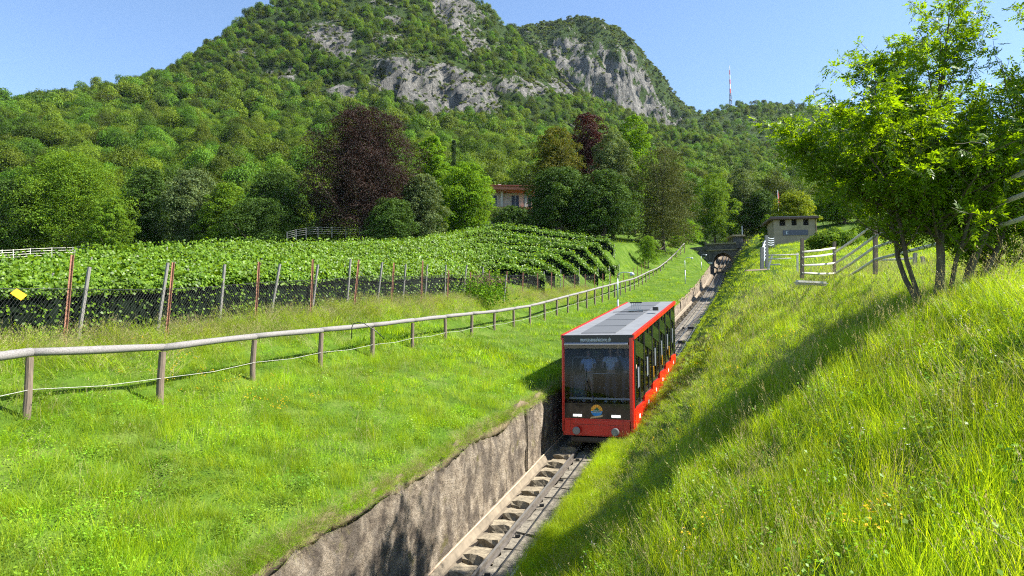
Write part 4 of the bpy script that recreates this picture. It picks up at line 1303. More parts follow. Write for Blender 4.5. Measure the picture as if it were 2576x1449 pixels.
def text_obj(txt, size, mat, parent, loc, name, rot=(math.radians(90), 0, 0), ext=0.003, xs=1.0):
    cu = bpy.data.curves.new(name, 'FONT'); cu.body = txt; cu.size = size; cu.align_x = 'CENTER'; cu.extrude = ext; cu.resolution_u = 3
    tmp = bpy.data.objects.new(name, cu); scene.collection.objects.link(tmp)
    dg = bpy.context.evaluated_depsgraph_get(); me = bpy.data.meshes.new_from_object(tmp.evaluated_get(dg))
    bpy.data.objects.remove(tmp); me.materials.clear(); me.materials.append(mat); me.name = name
    o = bpy.data.objects.new(name, me); link(o, parent); o.location = loc; o.rotation_euler = rot; o.scale = (xs, 1, 1)
    return o
text_obj('montesansalvatore.ch', 0.185, M['white'], band, (-0.03, -0.08, 2.985), 'lettering', xs=0.62)
# emblem: sun, mountain, lake and a tan banner
em = fbox(-0.001, 0.001, 0.80, 0.802, -0.063, -0.061, 'emblem_back', M['black_gloss'])
def disc(r_, y, mat, name, parent, cx=-0.02, cz=0.80, a0=0, a1=2 * math.pi, n=36, ry=None):
    ry = ry or r_
    p = [(cx + r_ * math.cos(a0 + (a1 - a0) * i / n), cz + ry * math.sin(a0 + (a1 - a0) * i / n)) for i in range(n)]
    mb = MB(); mb.add([(x, y, z) for x, z in p] + [(x, y + 0.004, z) for x, z in p], [tuple(range(n))[::-1], tuple(range(n, 2 * n))] + [(i, (i + 1) % n, n + (i + 1) % n, n + i) for i in range(n)])
    return mb.build(name, mat, parent)
Mo = simple('emblem_orange', (0.85, 0.22, 0.01), 0.5); My = simple('emblem_yellow', (0.9, 0.5, 0.03), 0.5)
Mg = simple('emblem_green', (0.02, 0.12, 0.05), 0.5); Mbl = simple('emblem_blue', (0.02, 0.25, 0.6), 0.5); Mt = simple('emblem_tan', (0.62, 0.42, 0.2), 0.6)
logo = disc(0.185, -0.066, My, 'emblem', car)
for i in range(7):
    a = math.radians(8 + i * 27); mb = MB()
    pa = [(-0.02 + r_ * math.cos(a + d), 0.80 + r_ * math.sin(a + d)) for r_, d in ((0.05, -.05), (0.18, -.11), (0.18, .11), (0.05, .05))]
    mb.hexa([Vector((x, -0.071, z)) for x, z in pa], [Vector((x, -0.067, z)) for x, z in pa]); mb.build('emblem_ray', Mo, logo)
mb = MB(); n = 18; p = [(-0.02 + 0.182 * math.cos(math.pi + math.pi * i / n), 0.80 - 0.02 + 0.16 * math.sin(math.pi + math.pi * i / n)) for i in range(n + 1)]
mb.add([(x, -0.071, z) for x, z in p] + [(x, -0.067, z) for x, z in p], [tuple(range(n + 1)), tuple(range(n + 1, 2 * n + 2))[::-1]]); mb.build('emblem_lake', Mbl, logo)
pa = [(-0.17, 0.745), (-0.02, 0.90), (0.0, 0.90), (0.13, 0.745)]
mb = MB().hexa([Vector((x, -0.075, z)) for x, z in pa], [Vector((x, -0.0715, z)) for x, z in pa]); mb.build('emblem_mountain', Mg, logo)
text_obj('MONTE', 0.06, M['white'], logo, (-0.02, -0.078, 0.765), 'emblem_lettering', ext=0.001)
text_obj('SAN SALVATORE', 0.045, M['white'], logo, (-0.02, -0.078, 0.725), 'emblem_lettering', ext=0.001)
pa = [(-0.24, 0.54), (0.16, 0.61), (0.20, 0.67), (-0.20, 0.60)]
mb = MB().hexa([Vector((x, -0.076, z)) for x, z in pa], [Vector((x, -0.07, z)) for x, z in pa]); mb.build('emblem_banner', Mt, logo)
MB().tube([(-0.05, -0.09, 1.03), (-0.35, -0.075, 1.75)], 0.012, 5).tube([(-0.38, -0.07, 1.35), (-0.33, -0.06, 2.15)], 0.008, 4).build('wiper', M['black'], car)
for x in (-0.86, 0.82): MB().box((x, -0.102, 0.27), (0.008, 0.006, 0.5)).build('panel_joint', M['black'], car)
MB().box((0, -0.102, 0.36), (1.66, 0.006, 0.008)).build('panel_joint', M['black'], car)
for x0 in (-0.80, 0.44): fbox(x0, x0 + 0.31, 0.585, 0.685, -0.066, -0.056, 'lamp_housing', M['steel'])
# below the front
MB().box((-0.2, 0.1, -0.10), (1.3, 0.4, 0.12)).build('underframe_beam', M['black'], car)
MB().box((-0.35, -0.05, -0.09), (0.8, 0.05, 0.035)).build('step_bar', M['steel'], car)
slab(-0.85, 0.85, 0.3, CL - .3, -0.30, -0.02).build('underframe', M['black'], car)
for y in (1.6, 2.9, 9.6, 10.9):
    for x in (-0.66, 0.66):
        c = q(x, y, -0.12); MB().tube([c + Vector((-0.05, 0, 0)), c + Vector((0.05, 0, 0))], 0.27, 18).build('wheel', M['rail'], car)
# sides
BAY = 2.06
for sx in (1, -1):
    X0, X1 = (HW - 0.045, HW - 0.005) if sx > 0 else (-HW + 0.005, -HW + 0.045)
    def sp(a, b, c, d, out=0.0): return (X0 - (0 if sx > 0 else out), X1 + (out if sx > 0 else 0))
    for k in range(6):
        y0 = 0.14 + k * BAY; y1 = y0 + BAY
        xi, xo = (X0, X1) if sx > 0 else (X1, X0)
        # stepped red skirt: level top per bay
        lo = [q(X0 - .02, y0, -0.05), q(X1 + .02, y0, -0.05), q(X1 + .02, y1 - 0.01, -0.05), q(X0 - .02, y1 - 0.01, -0.05)]
        zt = 0.84; hi = [Vector((p.x, p.y, q(0, y0, zt).z + (0.10 if i > 1 else 0))) for i, p in enumerate(lo)]
        sk = MB().hexa(lo, hi).build('skirt', M['red'], car, bevel=0.012)
        o_ = 0.022 * sx
        # white inscription plate on each skirt
        xc = (X1 + .022) if sx > 0 else (X0 - .022)
        MB().box((xc, y0 + 0.9, q(0, y0 + .9, 0.42).z), (0.008, 0.24, 0.13)).build('skirt_plate', M['white'], sk)
        MB().box((xc, y0 + 1.5, q(0, y0 + 1.5, 0.16).z), (0.010, 0.5, 0.14)).build('skirt_vent', M['black'], sk)
        # pillars, stand proud
        slab(X0 - .015, X1 + .015, y0, y0 + 0.20, 0.84, 3.03).build('pillar', M['black'], car)
        slab(X0 - .02, X1 + .02, y0 + 1.05, y0 + 1.20, 0.84, 3.03).build('pillar', M['black'], car)
        # header: glossy parallelogram, greenish reflection put into its dark colour, whose top falls away up the line
        a = [q(X0 - .03, y0 + .15, 2.52), q(X1 + .03, y0 + .15, 2.52), q(X1 + .03, y1 - 0.25, 2.10), q(X0 - .03, y1 - 0.25, 2.10)]
        b = [q(X0 - .03, y0 + .15, 3.0), q(X1 + .03, y0 + .15, 3.0), q(X1 + .03, y1 - 0.25, 2.60), q(X0 - .03, y1 - 0.25, 2.60)]
        MB().hexa(a, b).build('header_panel', M['green_reflect'], car)
        slab(X0 + .008, X1 - .008, y0 + .2, y0 + 1.05, 1.0, 3.03).build('side_window', M['glass_dark'], car)
        slab(X0 + .008, X1 - .008, y0 + 1.2, y1, 1.0, 3.03).build('side_window', M['glass_dark'], car)
        slab(X0 + .004, X1 - .004, y0 + .2, y1, 0.84, 1.0).build('lower_panel', M['black_gloss'], car)
        xb = X1 + .006 if sx > 0 else X0 - .006
        slab(xb - .006, xb + .006, y0 + 1.26, y0 + 1.62, 1.25, 2.15).build('pale_reflection_pane', M['reflglass'] if 'reflglass' in M else M['white'], car) if False else None
    slab(X0 + .002, X1 - .002, CL - 0.12, CL, 0.0, 3.05).build('rear_post', M['black'], car)
    if sx > 0:
        for y in (4.3, 6.9, 9.4): slab(X1 + .03, X1 + .055, y, y + .05, 1.05, 1.45).build('handle', M['yellow'], car)
M['reflglass'] = simple('painted_sky_reflection', (0.22, 0.25, 0.30), 0.15, spec=1.0)  # sky reflection and bright interior in the windows, painted as pale blue-grey
for k in range(6):
    y0 = 0.14 + k * BAY
    slab(HW - 0.003, HW + .006, y0 + 0.70, y0 + 0.98, 1.35, 2.0).build('sky_reflection_pane', M['reflglass'], car)
slab(-HW + .06, HW - .06, CL - 0.06, CL - 0.01, 0.0, 3.08).build('rear_wall', M['black'], car)
# inside: stepped floors, seats, hand rails
for k in range(6):
    y0 = 0.14 + k * BAY; z = q(0, y0, 0.86).z
    MB().box((0, y0 + BAY / 2, z - 0.05), (2 * HW - 0.14, BAY - 0.012, 0.1 + 0.30)).build('floor', M['floor_in'], car)
    if k:
        for x in (-0.75, 0.75):
            st = MB().box((x, y0 + 0.55, z + 0.58), (0.55, 0.42, 0.08)).build('seat', M['seat'], car, bevel=0.02)
            MB().box((x, y0 + 0.80, z + 0.95), (0.55, 0.07, 0.62)).build('seat_back', M['seat'], st, bevel=0.02)
zf = q(0, 0.14, 0.86).z + 0.15
MB().tube([(-0.92, 0.42, zf), (-0.92, 0.42, zf + 1.35), (-0.85, 0.42, zf + 1.45), (-0.32, 0.42, zf + 1.45), (-0.24, 0.42, zf + 1.38), (-0.24, 0.42, zf)], 0.02, 8).build('hand_rail', M['steel'], car, smooth=True)
MB().tube([(-1.05, 0.30, zf + 0.92), (1.0, 0.30, zf + 0.92)], 0.018, 8).build('hand_rail', M['steel'], car, smooth=True)
MB().box((-0.78, 0.6, zf + 0.45), (0.5, 0.3, 0.85)).build('control_desk', simple('desk_teal', (0.10, 0.16, 0.17), 0.5), car, bevel=0.03)
MB().box((0.0, 0.30, zf + 0.12), (2.0, 0.05, 0.06)).build('kick_bar', M['steel'], car)

# ------------------------------------------------------------------ passengers
def skin_mesh(verts, edges, radii, mat, name, parent, root_i=0, sub=1):
    me = bpy.data.meshes.new(name); me.from_pydata(verts, edges, []); me.update()
    o = bpy.data.objects.new(name, me); scene.collection.objects.link(o)
    o.modifiers.new('s', 'SKIN')
    if not me.skin_vertices: 
        bm = bmesh.new(); bm.from_mesh(me); bm.verts.layers.skin.verify(); bm.to_mesh(me); bm.free()
    for i, r_ in enumerate(radii):
        sv = me.skin_vertices[0].data[i]; sv.radius = (r_, r_) if not hasattr(r_, '__len__') else r_; sv.use_root = (i == root_i)
    ms = o.modifiers.new('u', 'SUBSURF'); ms.levels = sub; ms.render_levels = sub
    dg = bpy.context.evaluated_depsgraph_get(); m2 = bpy.data.meshes.new_from_object(o.evaluated_get(dg))
    bpy.data.objects.remove(o); m2.name = name; m2.materials.clear(); m2.materials.append(mat)
    for p in m2.polygons: p.use_smooth = True
    r = bpy.data.objects.new(name, m2); return link(r, parent)

def head_pts(c, sx, sy, sz, face):
    """egg-shaped head with brow, nose, chin and ears; returns verts and faces; face = unit xy direction"""
    V = []; Fc = []; nu, nv = 16, 12
    fx, fy = face; rx, ry = fy, -fx
    for j in range(nv + 1):
        ph = math.pi * j / nv
        for i in range(nu):
            th = 2 * math.pi * i / nu
            x = math.cos(th) * math.sin(ph); y = math.sin(th) * math.sin(ph); z = math.cos(ph)   # y: forward
            taper = 1 - 0.22 * max(0, -z)
            x *= sx * taper; yy = y * sy * (1 - 0.1 * max(0, -z)); zz = z * sz
            if y > 0.9 and -0.35 < z < 0.1: yy += 0.022
            if abs(math.cos(th)) > 0.97 and -0.2 < z < 0.25: x *= 1.12
            V.append((c[0] + rx * x + fx * yy, c[1] + ry * x + fy * yy, c[2] + zz))
    for j in range(nv):
        for i in range(nu):
            Fc.append((j * nu + i, j * nu + (i + 1) % nu, (j + 1) * nu + (i + 1) % nu, (j + 1) * nu + i))
    return V, Fc

def person(label, x, y, zfl, height, skin_c, shirt_c, trou_c, hair_c, face_az=math.pi, arms='down', shorts=False, long_sleeve=False):
    k = height / 1.72
    root = empty('person', (0, 0, 0), 0, label, 'person', 'passengers in the railcar')
    loc = car.matrix_basis @ Vector((x, y, zfl))
    root.location = loc; root.rotation_euler = (0, 0, -UA + face_az)
    sk = simple('skin', skin_c, 0.6); sh = simple('shirt', shirt_c, 0.85, var=0.1, scale=6); tr = simple('trousers', trou_c, 0.85, var=0.1, scale=6); ha = simple('hair', hair_c, 0.7, var=0.3, scale=20)
    # skeleton, facing +y
    J = dict(pel=(0, 0, .96), ch=(0, 0.0, 1.28), nk=(0, 0, 1.47), hd=(0, 0.01, 1.56))
    if arms == 'rail': Aj = lambda s: [(.19 * s, 0, 1.40), (.25 * s, .12, 1.16), (.20 * s, .36, 1.10), (.19 * s, .43, 1.11)]
    elif arms == 'up': Aj = lambda s: [(.19 * s, 0, 1.40), (.30 * s, .10, 1.62 if s > 0 else 1.18), (.26 * s, .14, 1.88 if s > 0 else 0.98), (.25 * s, .14, 1.96 if s > 0 else 0.9)]
    else: Aj = lambda s: [(.19 * s, 0, 1.40), (.25 * s, .0, 1.13), (.26 * s, .08, .90), (.26 * s, .10, .81)]
    Lj = lambda s: [(.09 * s, 0, .90), (.11 * s, .02 * s, .50), (.12 * s, -.02 + .05 * s, .09), (.13 * s, .13 + .05 * s, .03)]
    V = [J['pel'], J['ch'], J['nk'], J['hd']]; E = [(0, 1), (1, 2), (2, 3)]; Rr = [(.13, .10), (.15, .10), (.055, .055), (.06, .06)]
    for s in (-1, 1):
        b = len(V); V += Aj(s); Rr += [.055, .042, .032, .036]; E += [(1, b), (b, b + 1), (b + 1, b + 2), (b + 2, b + 3)]
        b = len(V); V += Lj(s); Rr += [.085, .058, .042, .04]; E += [(0, b), (b, b + 1), (b + 1, b + 2), (b + 2, b + 3)]
    V = [tuple(c * k for c in v) for v in V]
    body = skin_mesh(V, E, [tuple(q_ * k for q_ in r_) if hasattr(r_, '__len__') else r_ * k for r_ in Rr], sk, 'body', root)
    # head and fingers go into the same mesh
    bm = bmesh.new(); bm.from_mesh(body.data)
    hv, hf = head_pts((0, 0.015 * k, 1.615 * k), .078 * k, .095 * k, .118 * k, (0, 1))
    ex = MB(); ex.add(hv, hf)
    for s in (-1, 1):
        w = Vector(Aj(s)[3]) * k; d = (Vector(Aj(s)[3]) - Vector(Aj(s)[2])).normalized(); side = Vector((0, 1, 0)) if arms == 'down' else Vector((1, 0, 0))
        for f_, ln in ((-1.5, .055), (-.5, .07), (.5, .075), (1.5, .065)):
            a0 = w + side * f_ * .017 * k; ex.tube([a0, a0 + d * ln * .6 * k, a0 + (d * ln + Vector((-s * .02, 0, -.015))) * k], .008 * k, 5)
        ex.tube([w - side * .02 * k, w - side * .05 * k + d * .03 * k], .010 * k, 5)
    m3 = bpy.data.meshes.new('x'); m3.from_pydata(ex.v, [], ex.f); bm.from_mesh(m3); bm.to_mesh(body.data); bm.free(); bpy.data.meshes.remove(m3)
    for p in body.data.polygons: p.use_smooth = True
    # clothes
    V = [(0, 0, .95), (0, 0, 1.28), (0, 0, 1.43)]; E = [(0, 1), (1, 2)]; Rr = [(.155, .12), (.175, .125), (.08, .08)]
    for s in (-1, 1):
        a = Aj(s); b = len(V)
        mid = tuple(a[0][i] * .4 + a[1][i] * .6 for i in range(3))
        V += [a[0], mid] + ([a[1], a[2]] if long_sleeve else []); Rr += [.075, .066] + ([.055, .045] if long_sleeve else [])
        E += [(1, b), (b, b + 1)] + ([(b + 1, b + 2), (b + 2, b + 3)] if long_sleeve else [])
    skin_mesh([tuple(c * k for c in v) for v in V], E, [tuple(q_ * k for q_ in r_) if hasattr(r_, '__len__') else r_ * k for r_ in Rr], sh, 'shirt', root)
    V = [(0, 0, 1.0), (0, 0, .90)]; E = [(0, 1)]; Rr = [(.15, .115), (.155, .12)]
    for s in (-1, 1):
        l = Lj(s); b = len(V); end = [tuple(l[0][i] * .35 + l[1][i] * .65 for i in range(3))] if shorts else [l[1], (l[2][0], l[2][1], .14)]
        V += [l[0]] + end; Rr += [.105] + ([.09] if shorts else [.078, .062]); E += [(1, b)] + [(b + i, b + i + 1) for i in range(len(end))]
    skin_mesh([tuple(c * k for c in v) for v in V], E, [tuple(q_ * k for q_ in r_) if hasattr(r_, '__len__') else r_ * k for r_ in Rr], tr, 'trousers', root)
    # hair cap, shoes, eyes
    hv, hf = head_pts((0, -0.012 * k, 1.64 * k), .086 * k, .092 * k, .108 * k, (0, 1))
    keep = [f_ for f_ in hf if sum(hv[i][2] for i in f_) / 4 > (1.60 if sum(hv[i][1] for i in f_) / 4 < 0.02 else 1.665) * k]
    MB().add(hv, keep).build('hair', ha, root, smooth=True)
    for s in (-1, 1):
        l = Lj(s); MB().box((l[3][0] * k, (l[3][1] - .05) * k, .035 * k), (.10 * k, .27 * k, .07 * k)).build('shoe', M['white'], root, bevel=0.02)
        MB().box((s * .03 * k, .108 * k, 1.625 * k), (.022 * k, .008 * k, .010 * k)).build('eye', M['black'], root)
    MB().box((0, .106 * k, 1.555 * k), (.045 * k, .008 * k, .008 * k)).build('mouth', simple('lips', (0.35, 0.12, 0.1), .6), root)
    return root
SK = (0.55, 0.33, 0.24)
z1 = zf; z2 = z1 + G * BAY; z3 = z2 + G * BAY
person('passenger in pale shorts standing at the left of the railcar windscreen', -0.42, 0.62, z1, 1.66, SK, (0.45, 0.6, 0.85), (0.45, 0.42, 0.38), (0.2, 0.12, 0.06), arms='rail', shorts=True)
person('passenger in a white vest and dark striped trousers right of the windscreen centre', 0.32, 0.60, z1, 1.74, SK, (0.72, 0.74, 0.78), (0.08, 0.09, 0.11), (0.05, 0.04, 0.03), arms='rail')
person('passenger half hidden at the right edge of the railcar windscreen', 0.83, 0.75, z1, 1.70, SK, (0.25, 0.3, 0.4), (0.10, 0.10, 0.12), (0.1, 0.06, 0.04), arms='up')
person('fair-haired passenger behind the upper left of the railcar window', -0.62, 2.75, z2, 1.72, SK, (0.5, 0.52, 0.5), (0.1, 0.1, 0.12), (0.5, 0.38, 0.2))
person('dark-haired passenger near the middle of the upper railcar window', -0.16, 2.65, z2, 1.76, SK, (0.2, 0.25, 0.4), (0.1, 0.1, 0.12), (0.04, 0.03, 0.02))
person('grey-haired passenger right of centre in the upper railcar window', 0.25, 2.8, z2, 1.72, SK, (0.6, 0.6, 0.6), (0.1, 0.1, 0.12), (0.5, 0.5, 0.5))
person('passenger in a red-brown top behind the upper right of the railcar window', 0.62, 2.7, z2, 1.74, SK, (0.3, 0.12, 0.08), (0.1, 0.1, 0.12), (0.12, 0.07, 0.04))

# ------------------------------------------------------------------ house
hb_ = at(1266, 520, 126)
hs = empty('villa', (hb_.x, hb_.y, hb_.z - 3.5), math.radians(3), 'villa with a terracotta roof edge and pale columns between the dark trees', 'house')
MB().box((0, 4.5, 2.8), (11, 7, 7.2)).build('wall', M['house'], hs)
MB().box((0, 0.4, 2.45), (11.4, 1.6, 1.9)).build('balcony_wall', M['terracotta'], hs)
for x in (-4.6, -0.3, 4.2): MB().box((x, -0.2, 4.9), (0.42, 0.42, 2.95)).build('column', M['house'], hs)
MB().box((0, 2.2, 6.72), (12.6, 7.8, 0.65)).build('fascia', M['terracotta'], hs)
MB().box((0, 2.2, 7.12), (13.2, 8.4, 0.14)).build('roof', M['roofred'], hs)
for x in (-1.9, 2.3, -4.0, 4.6):
    w_ = MB().box((x, 0.98, 4.75), (1.35, 0.06, 2.2)).build('window', M['shutter'], hs)
    MB().box((x, 0.93, 4.75), (0.06, 0.05, 2.2)).build('pane_bar', M['white'], w_)
MB().box((-0.6, 3, 7.8), (0.5, 0.5, 1.3)).build('chimney', M['white'], hs)
MB().box((-1.8, 3.2, 7.6), (0.9, 0.6, 0.8)).build('chimney', M['roofred'], hs)

# ------------------------------------------------------------------ radio mast
ms_ = at(1838, 268, 1010)
mz = float(zA(np.array([[ms_.x, ms_.y]]))[0])
mast = empty('radio_mast', (ms_.x, ms_.y, mz), 0, 'tall lattice radio mast banded red and white on the far ridge', 'mast')
ztop = at(1838, 165, 1010).z - mz
M['mast_grey'] = simple('mast_grey', (0.30, 0.33, 0.38), 0.5)
M['mast_red'] = simple('mast_red', (0.6, 0.05, 0.03), 0.5)
hz = at(1838, 235, 1010).z - mz
mb = MB()
for sx, sy in ((-1, -1), (1, -1), (1, 1), (-1, 1)): mb.tube([(sx * 2.6, sy * 2.6, -3), (sx * 1.0, sy * 1.0, hz)], 0.28, 4)
nl_ = 12
for i in range(nl_):
    z0_, z1_ = hz * i / nl_, hz * (i + 1) / nl_; w0, w1 = 2.6 - 1.6 * i / nl_, 2.6 - 1.6 * (i + 1) / nl_
    for (ax, ay, bx, by) in ((-1, -1, 1, -1), (1, -1, 1, 1), (1, 1, -1, 1), (-1, 1, -1, -1)):
        mb.tube([(ax * w0, ay * w0, z0_), (bx * w1, by * w1, z1_)], 0.16, 3); mb.tube([(bx * w0, by * w0, z0_), (ax * w1, ay * w1, z1_)], 0.16, 3)
    if i % 3 == 1: mb.tube([(0, 0, z1_), (0, 0, z1_ + 1)], w1 * 1.5, 8)
mb.build('lattice_tower', M['mast_grey'], mast)
nb = 6
for i in range(nb):
    a, b = hz + (ztop - hz) * i / nb, hz + (ztop - hz) * (i + 1) / nb
    r0 = 1.15 - 0.13 * i
    MB().tube([(0, 0, a), (0, 0, b)], [r0, r0 - 0.05], 8).build('mast_band', M['mast_red'] if i % 2 == 0 else M['white'], mast)

# ------------------------------------------------------------------ fences on the right and at the far left
def rail_fence(name, label, cat, posts, rails, mat_post, mat_rail, rp_=0.06, rr_=0.04, square=True, group=None):
    b0 = Vector(posts[0][0])
    root = empty(name, b0, 0, label, cat, group)
    for (b, t) in posts:
        mb = MB()
        b, t = Vector(b), Vector(t)
        if square:
            mb.hexa([b + Vector((sx * rp_, sy * rp_, 0)) for sx, sy in ((-1, -1), (1, -1), (1, 1), (-1, 1))], [t + Vector((sx * rp_ * .95, sy * rp_ * .95, 0)) for sx, sy in ((-1, -1), (1, -1), (1, 1), (-1, 1))])
        else: mb.tube([b, t], rp_, 8)
        build_at(mb, 'post', mat_post, root)
    for (a, b) in rails:
        mb = MB(); a, b = Vector(a), Vector(b); m = a.lerp(b, .5) + Vector((0, 0, -0.012 * (b - a).length / 3)); mb.tube([a, m, b], [rr_, rr_ * 1.05, rr_ * 0.95], 6)
        build_at(mb, 'rail', mat_rail, root, smooth=True)
    return root
def atp(x, y, Y): return at(x, y, Y)
P = [(atp(2018, 700, 23), atp(2018, 600, 23)), (atp(2099, 700, 27), atp(2099, 608, 27)), (atp(2202, 690, 20), atp(2202, 556, 20)), (atp(2640, 560, 10.3), atp(2640, 350, 10.3))]
Rl = [(atp(2018, a, 22.95), atp(2099, b, 26.95)) for a, b in ((634, 624), (648, 638), (668, 662), (687, 688))]
Rl += [(atp(2099, a, 26.9), atp(2202, b, 19.95)) for a, b in ((636, 562), (664, 594), (690, 620))] + [(atp(2125, 700, 25.3), atp(2202, 652, 19.95))]
Rl += [(atp(2202, a, 19.9), atp(2640, b, 10.25)) for a, b in ((562, 345), (594, 405), (622, 465), (653, 530))]
rail_fence('pale_rail_fence', 'pale four-rail timber fence that climbs from the grass behind the leafy tree', 'fence', P, Rl, M['post'], M['palewood'], 0.052, 0.042)
P = [(atp(2202, 690, 28), atp(2202, 630, 28)), (atp(2300, 696, 27), atp(2302, 636, 27)), (atp(2330, 700, 27), atp(2320, 645, 27))]
rail_fence('low_rail_fence', 'low two-rail timber fence seen between the trunks of the leafy tree', 'fence', P, [(atp(2202, 655, 28), atp(2300, 650, 27)), (atp(2202, 690, 27.9), atp(2310, 688, 27))], M['greypost'], M['palewood'], 0.06, 0.05)
P = [(atp(1917, 680, 40), atp(1917, 622, 40)), (atp(1929, 672, 44), atp(1928, 592, 44)), (atp(1922, 650, 52), atp(1921, 608, 52)), (atp(1946, 622, 62), atp(1946, 597, 62))]
Rl = [(atp(1917, 626 + i * 8, 40), atp(1928, 596 + i * 8.6, 46)) for i in range(6)] + [(atp(1928, 597 + i * 6, 46), atp(1946, 600 + i * 5.2, 62)) for i in range(4)]
rail_fence('hut_rail_fence', 'steep six-rail grey fence running up to the beige hut', 'fence', P, Rl, M['greypost'], M['galv'], 0.09, 0.035)
P = [(atp(1932, 678, 34), atp(1943, 640, 34)), (atp(2006, 690, 34), atp(2006, 636, 34))]
rail_fence('white_stile', 'white three-rail stile with a slanting post on the grass below the hut', 'fence', P, [(atp(1930, 642, 34), atp(2010, 640, 33.5)), (atp(1930, 652, 34), atp(1990, 650, 33.5)), (atp(1938, 666, 34), atp(1962, 665, 33.5))], M['palewood'], M['palewood'], 0.04, 0.035)
P = []; Rl = []
fp = [(-60, 668, 74), (5, 652, 76), (33, 651, 78), (76, 648, 80), (130, 646, 82), (183, 645, 84), (222, 640, 86)]
for (x, y, Yd) in fp: P.append((atp(x, y + 4, Yd), atp(x, y - 24, Yd)))
for a, b in zip(fp[:-1], fp[1:]):
    for dy in (22, 16, 10, 4): Rl.append((atp(a[0], a[1] - dy, a[2]), atp(b[0], b[1] - dy, b[2])))
rail_fence('white_paddock_fence', 'white four-rail paddock fence at the far left edge of the vineyard', 'fence', P, Rl, M['palewood'], M['palewood'], 0.04, 0.035)
P = []; Rl = []
fp = [(722, 604, 88), (745, 598, 89), (770, 594, 90), (800, 592, 91), (835, 592, 92), (870, 592, 93), (905, 593, 94), (932, 594, 95)]
for (x, y, Yd) in fp: P.append((atp(x, y + 6, Yd), atp(x, y - 21, Yd)))
for a, b in zip(fp[:-1], fp[1:]):
    for dy in (20, 15, 10, 5): Rl.append((atp(a[0], a[1] - dy, a[2]), atp(b[0], b[1] - dy, b[2])))
rail_fence('grey_paddock_fence', 'thin grey paddock fence curving in front of the purple beech', 'fence', P, Rl, M['buffer'], M['buffer'], 0.035, 0.02)
# stone and plank in the grass
sb = MB().box((0, 0, 0), (0.95, 0.25, 0.12)); sl_ = sb.build('stone_slab', M['bridge_pale'], bevel=0.05)
sl_.location = at(2040, 712, 19.5); sl_.rotation_euler = (0.05, 0.04, 0.1); sl_.data.materials[0] = M['palewood']
tag(sl_, 'whitish weathered beam lying in the grass below the four-rail fence', 'beam')
pl_ = MB().box((0, 0, 0), (1.5, 0.2, 0.07)).build('plank', M['pipe']); pl_.location = at(1905, 679, 38); pl_.rotation_euler = (0, -0.08, 0.25)
tag(pl_, 'thin brown plank at the foot of the six-rail grey fence', 'plank')
#@@PART4
# ------------------------------------------------------------------ trees behind the vineyard, one by one
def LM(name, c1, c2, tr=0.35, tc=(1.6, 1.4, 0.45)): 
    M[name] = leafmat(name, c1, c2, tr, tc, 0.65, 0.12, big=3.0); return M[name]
LM('lv_purple', (0.016, 0.011, 0.009), (0.056, 0.034, 0.026), 0.15, (1.6, 0.8, 0.6))
LM('lv_copper', (0.024, 0.011, 0.010), (0.075, 0.032, 0.024), 0.2, (1.8, 0.8, 0.6))
LM('lv_bright', (0.060, 0.15, 0.008), (0.17, 0.30, 0.016), 0.42)
LM('lv_mid', (0.06, 0.135, 0.010), (0.16, 0.26, 0.022), 0.38)
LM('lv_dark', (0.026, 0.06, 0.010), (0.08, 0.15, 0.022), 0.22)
LM('lv_grey', (0.055, 0.095, 0.030), (0.15, 0.20, 0.075), 0.25)
LM('lv_olive', (0.045, 0.065, 0.018), (0.12, 0.135, 0.035), 0.2)
LM('lv_orange', (0.04, 0.075, 0.012), (0.16, 0.15, 0.022), 0.3)
LM('lv_yellow', (0.085, 0.15, 0.008), (0.24, 0.29, 0.02), 0.4)
LM('lv_cypress', (0.018, 0.04, 0.012), (0.04, 0.075, 0.02), 0.1)
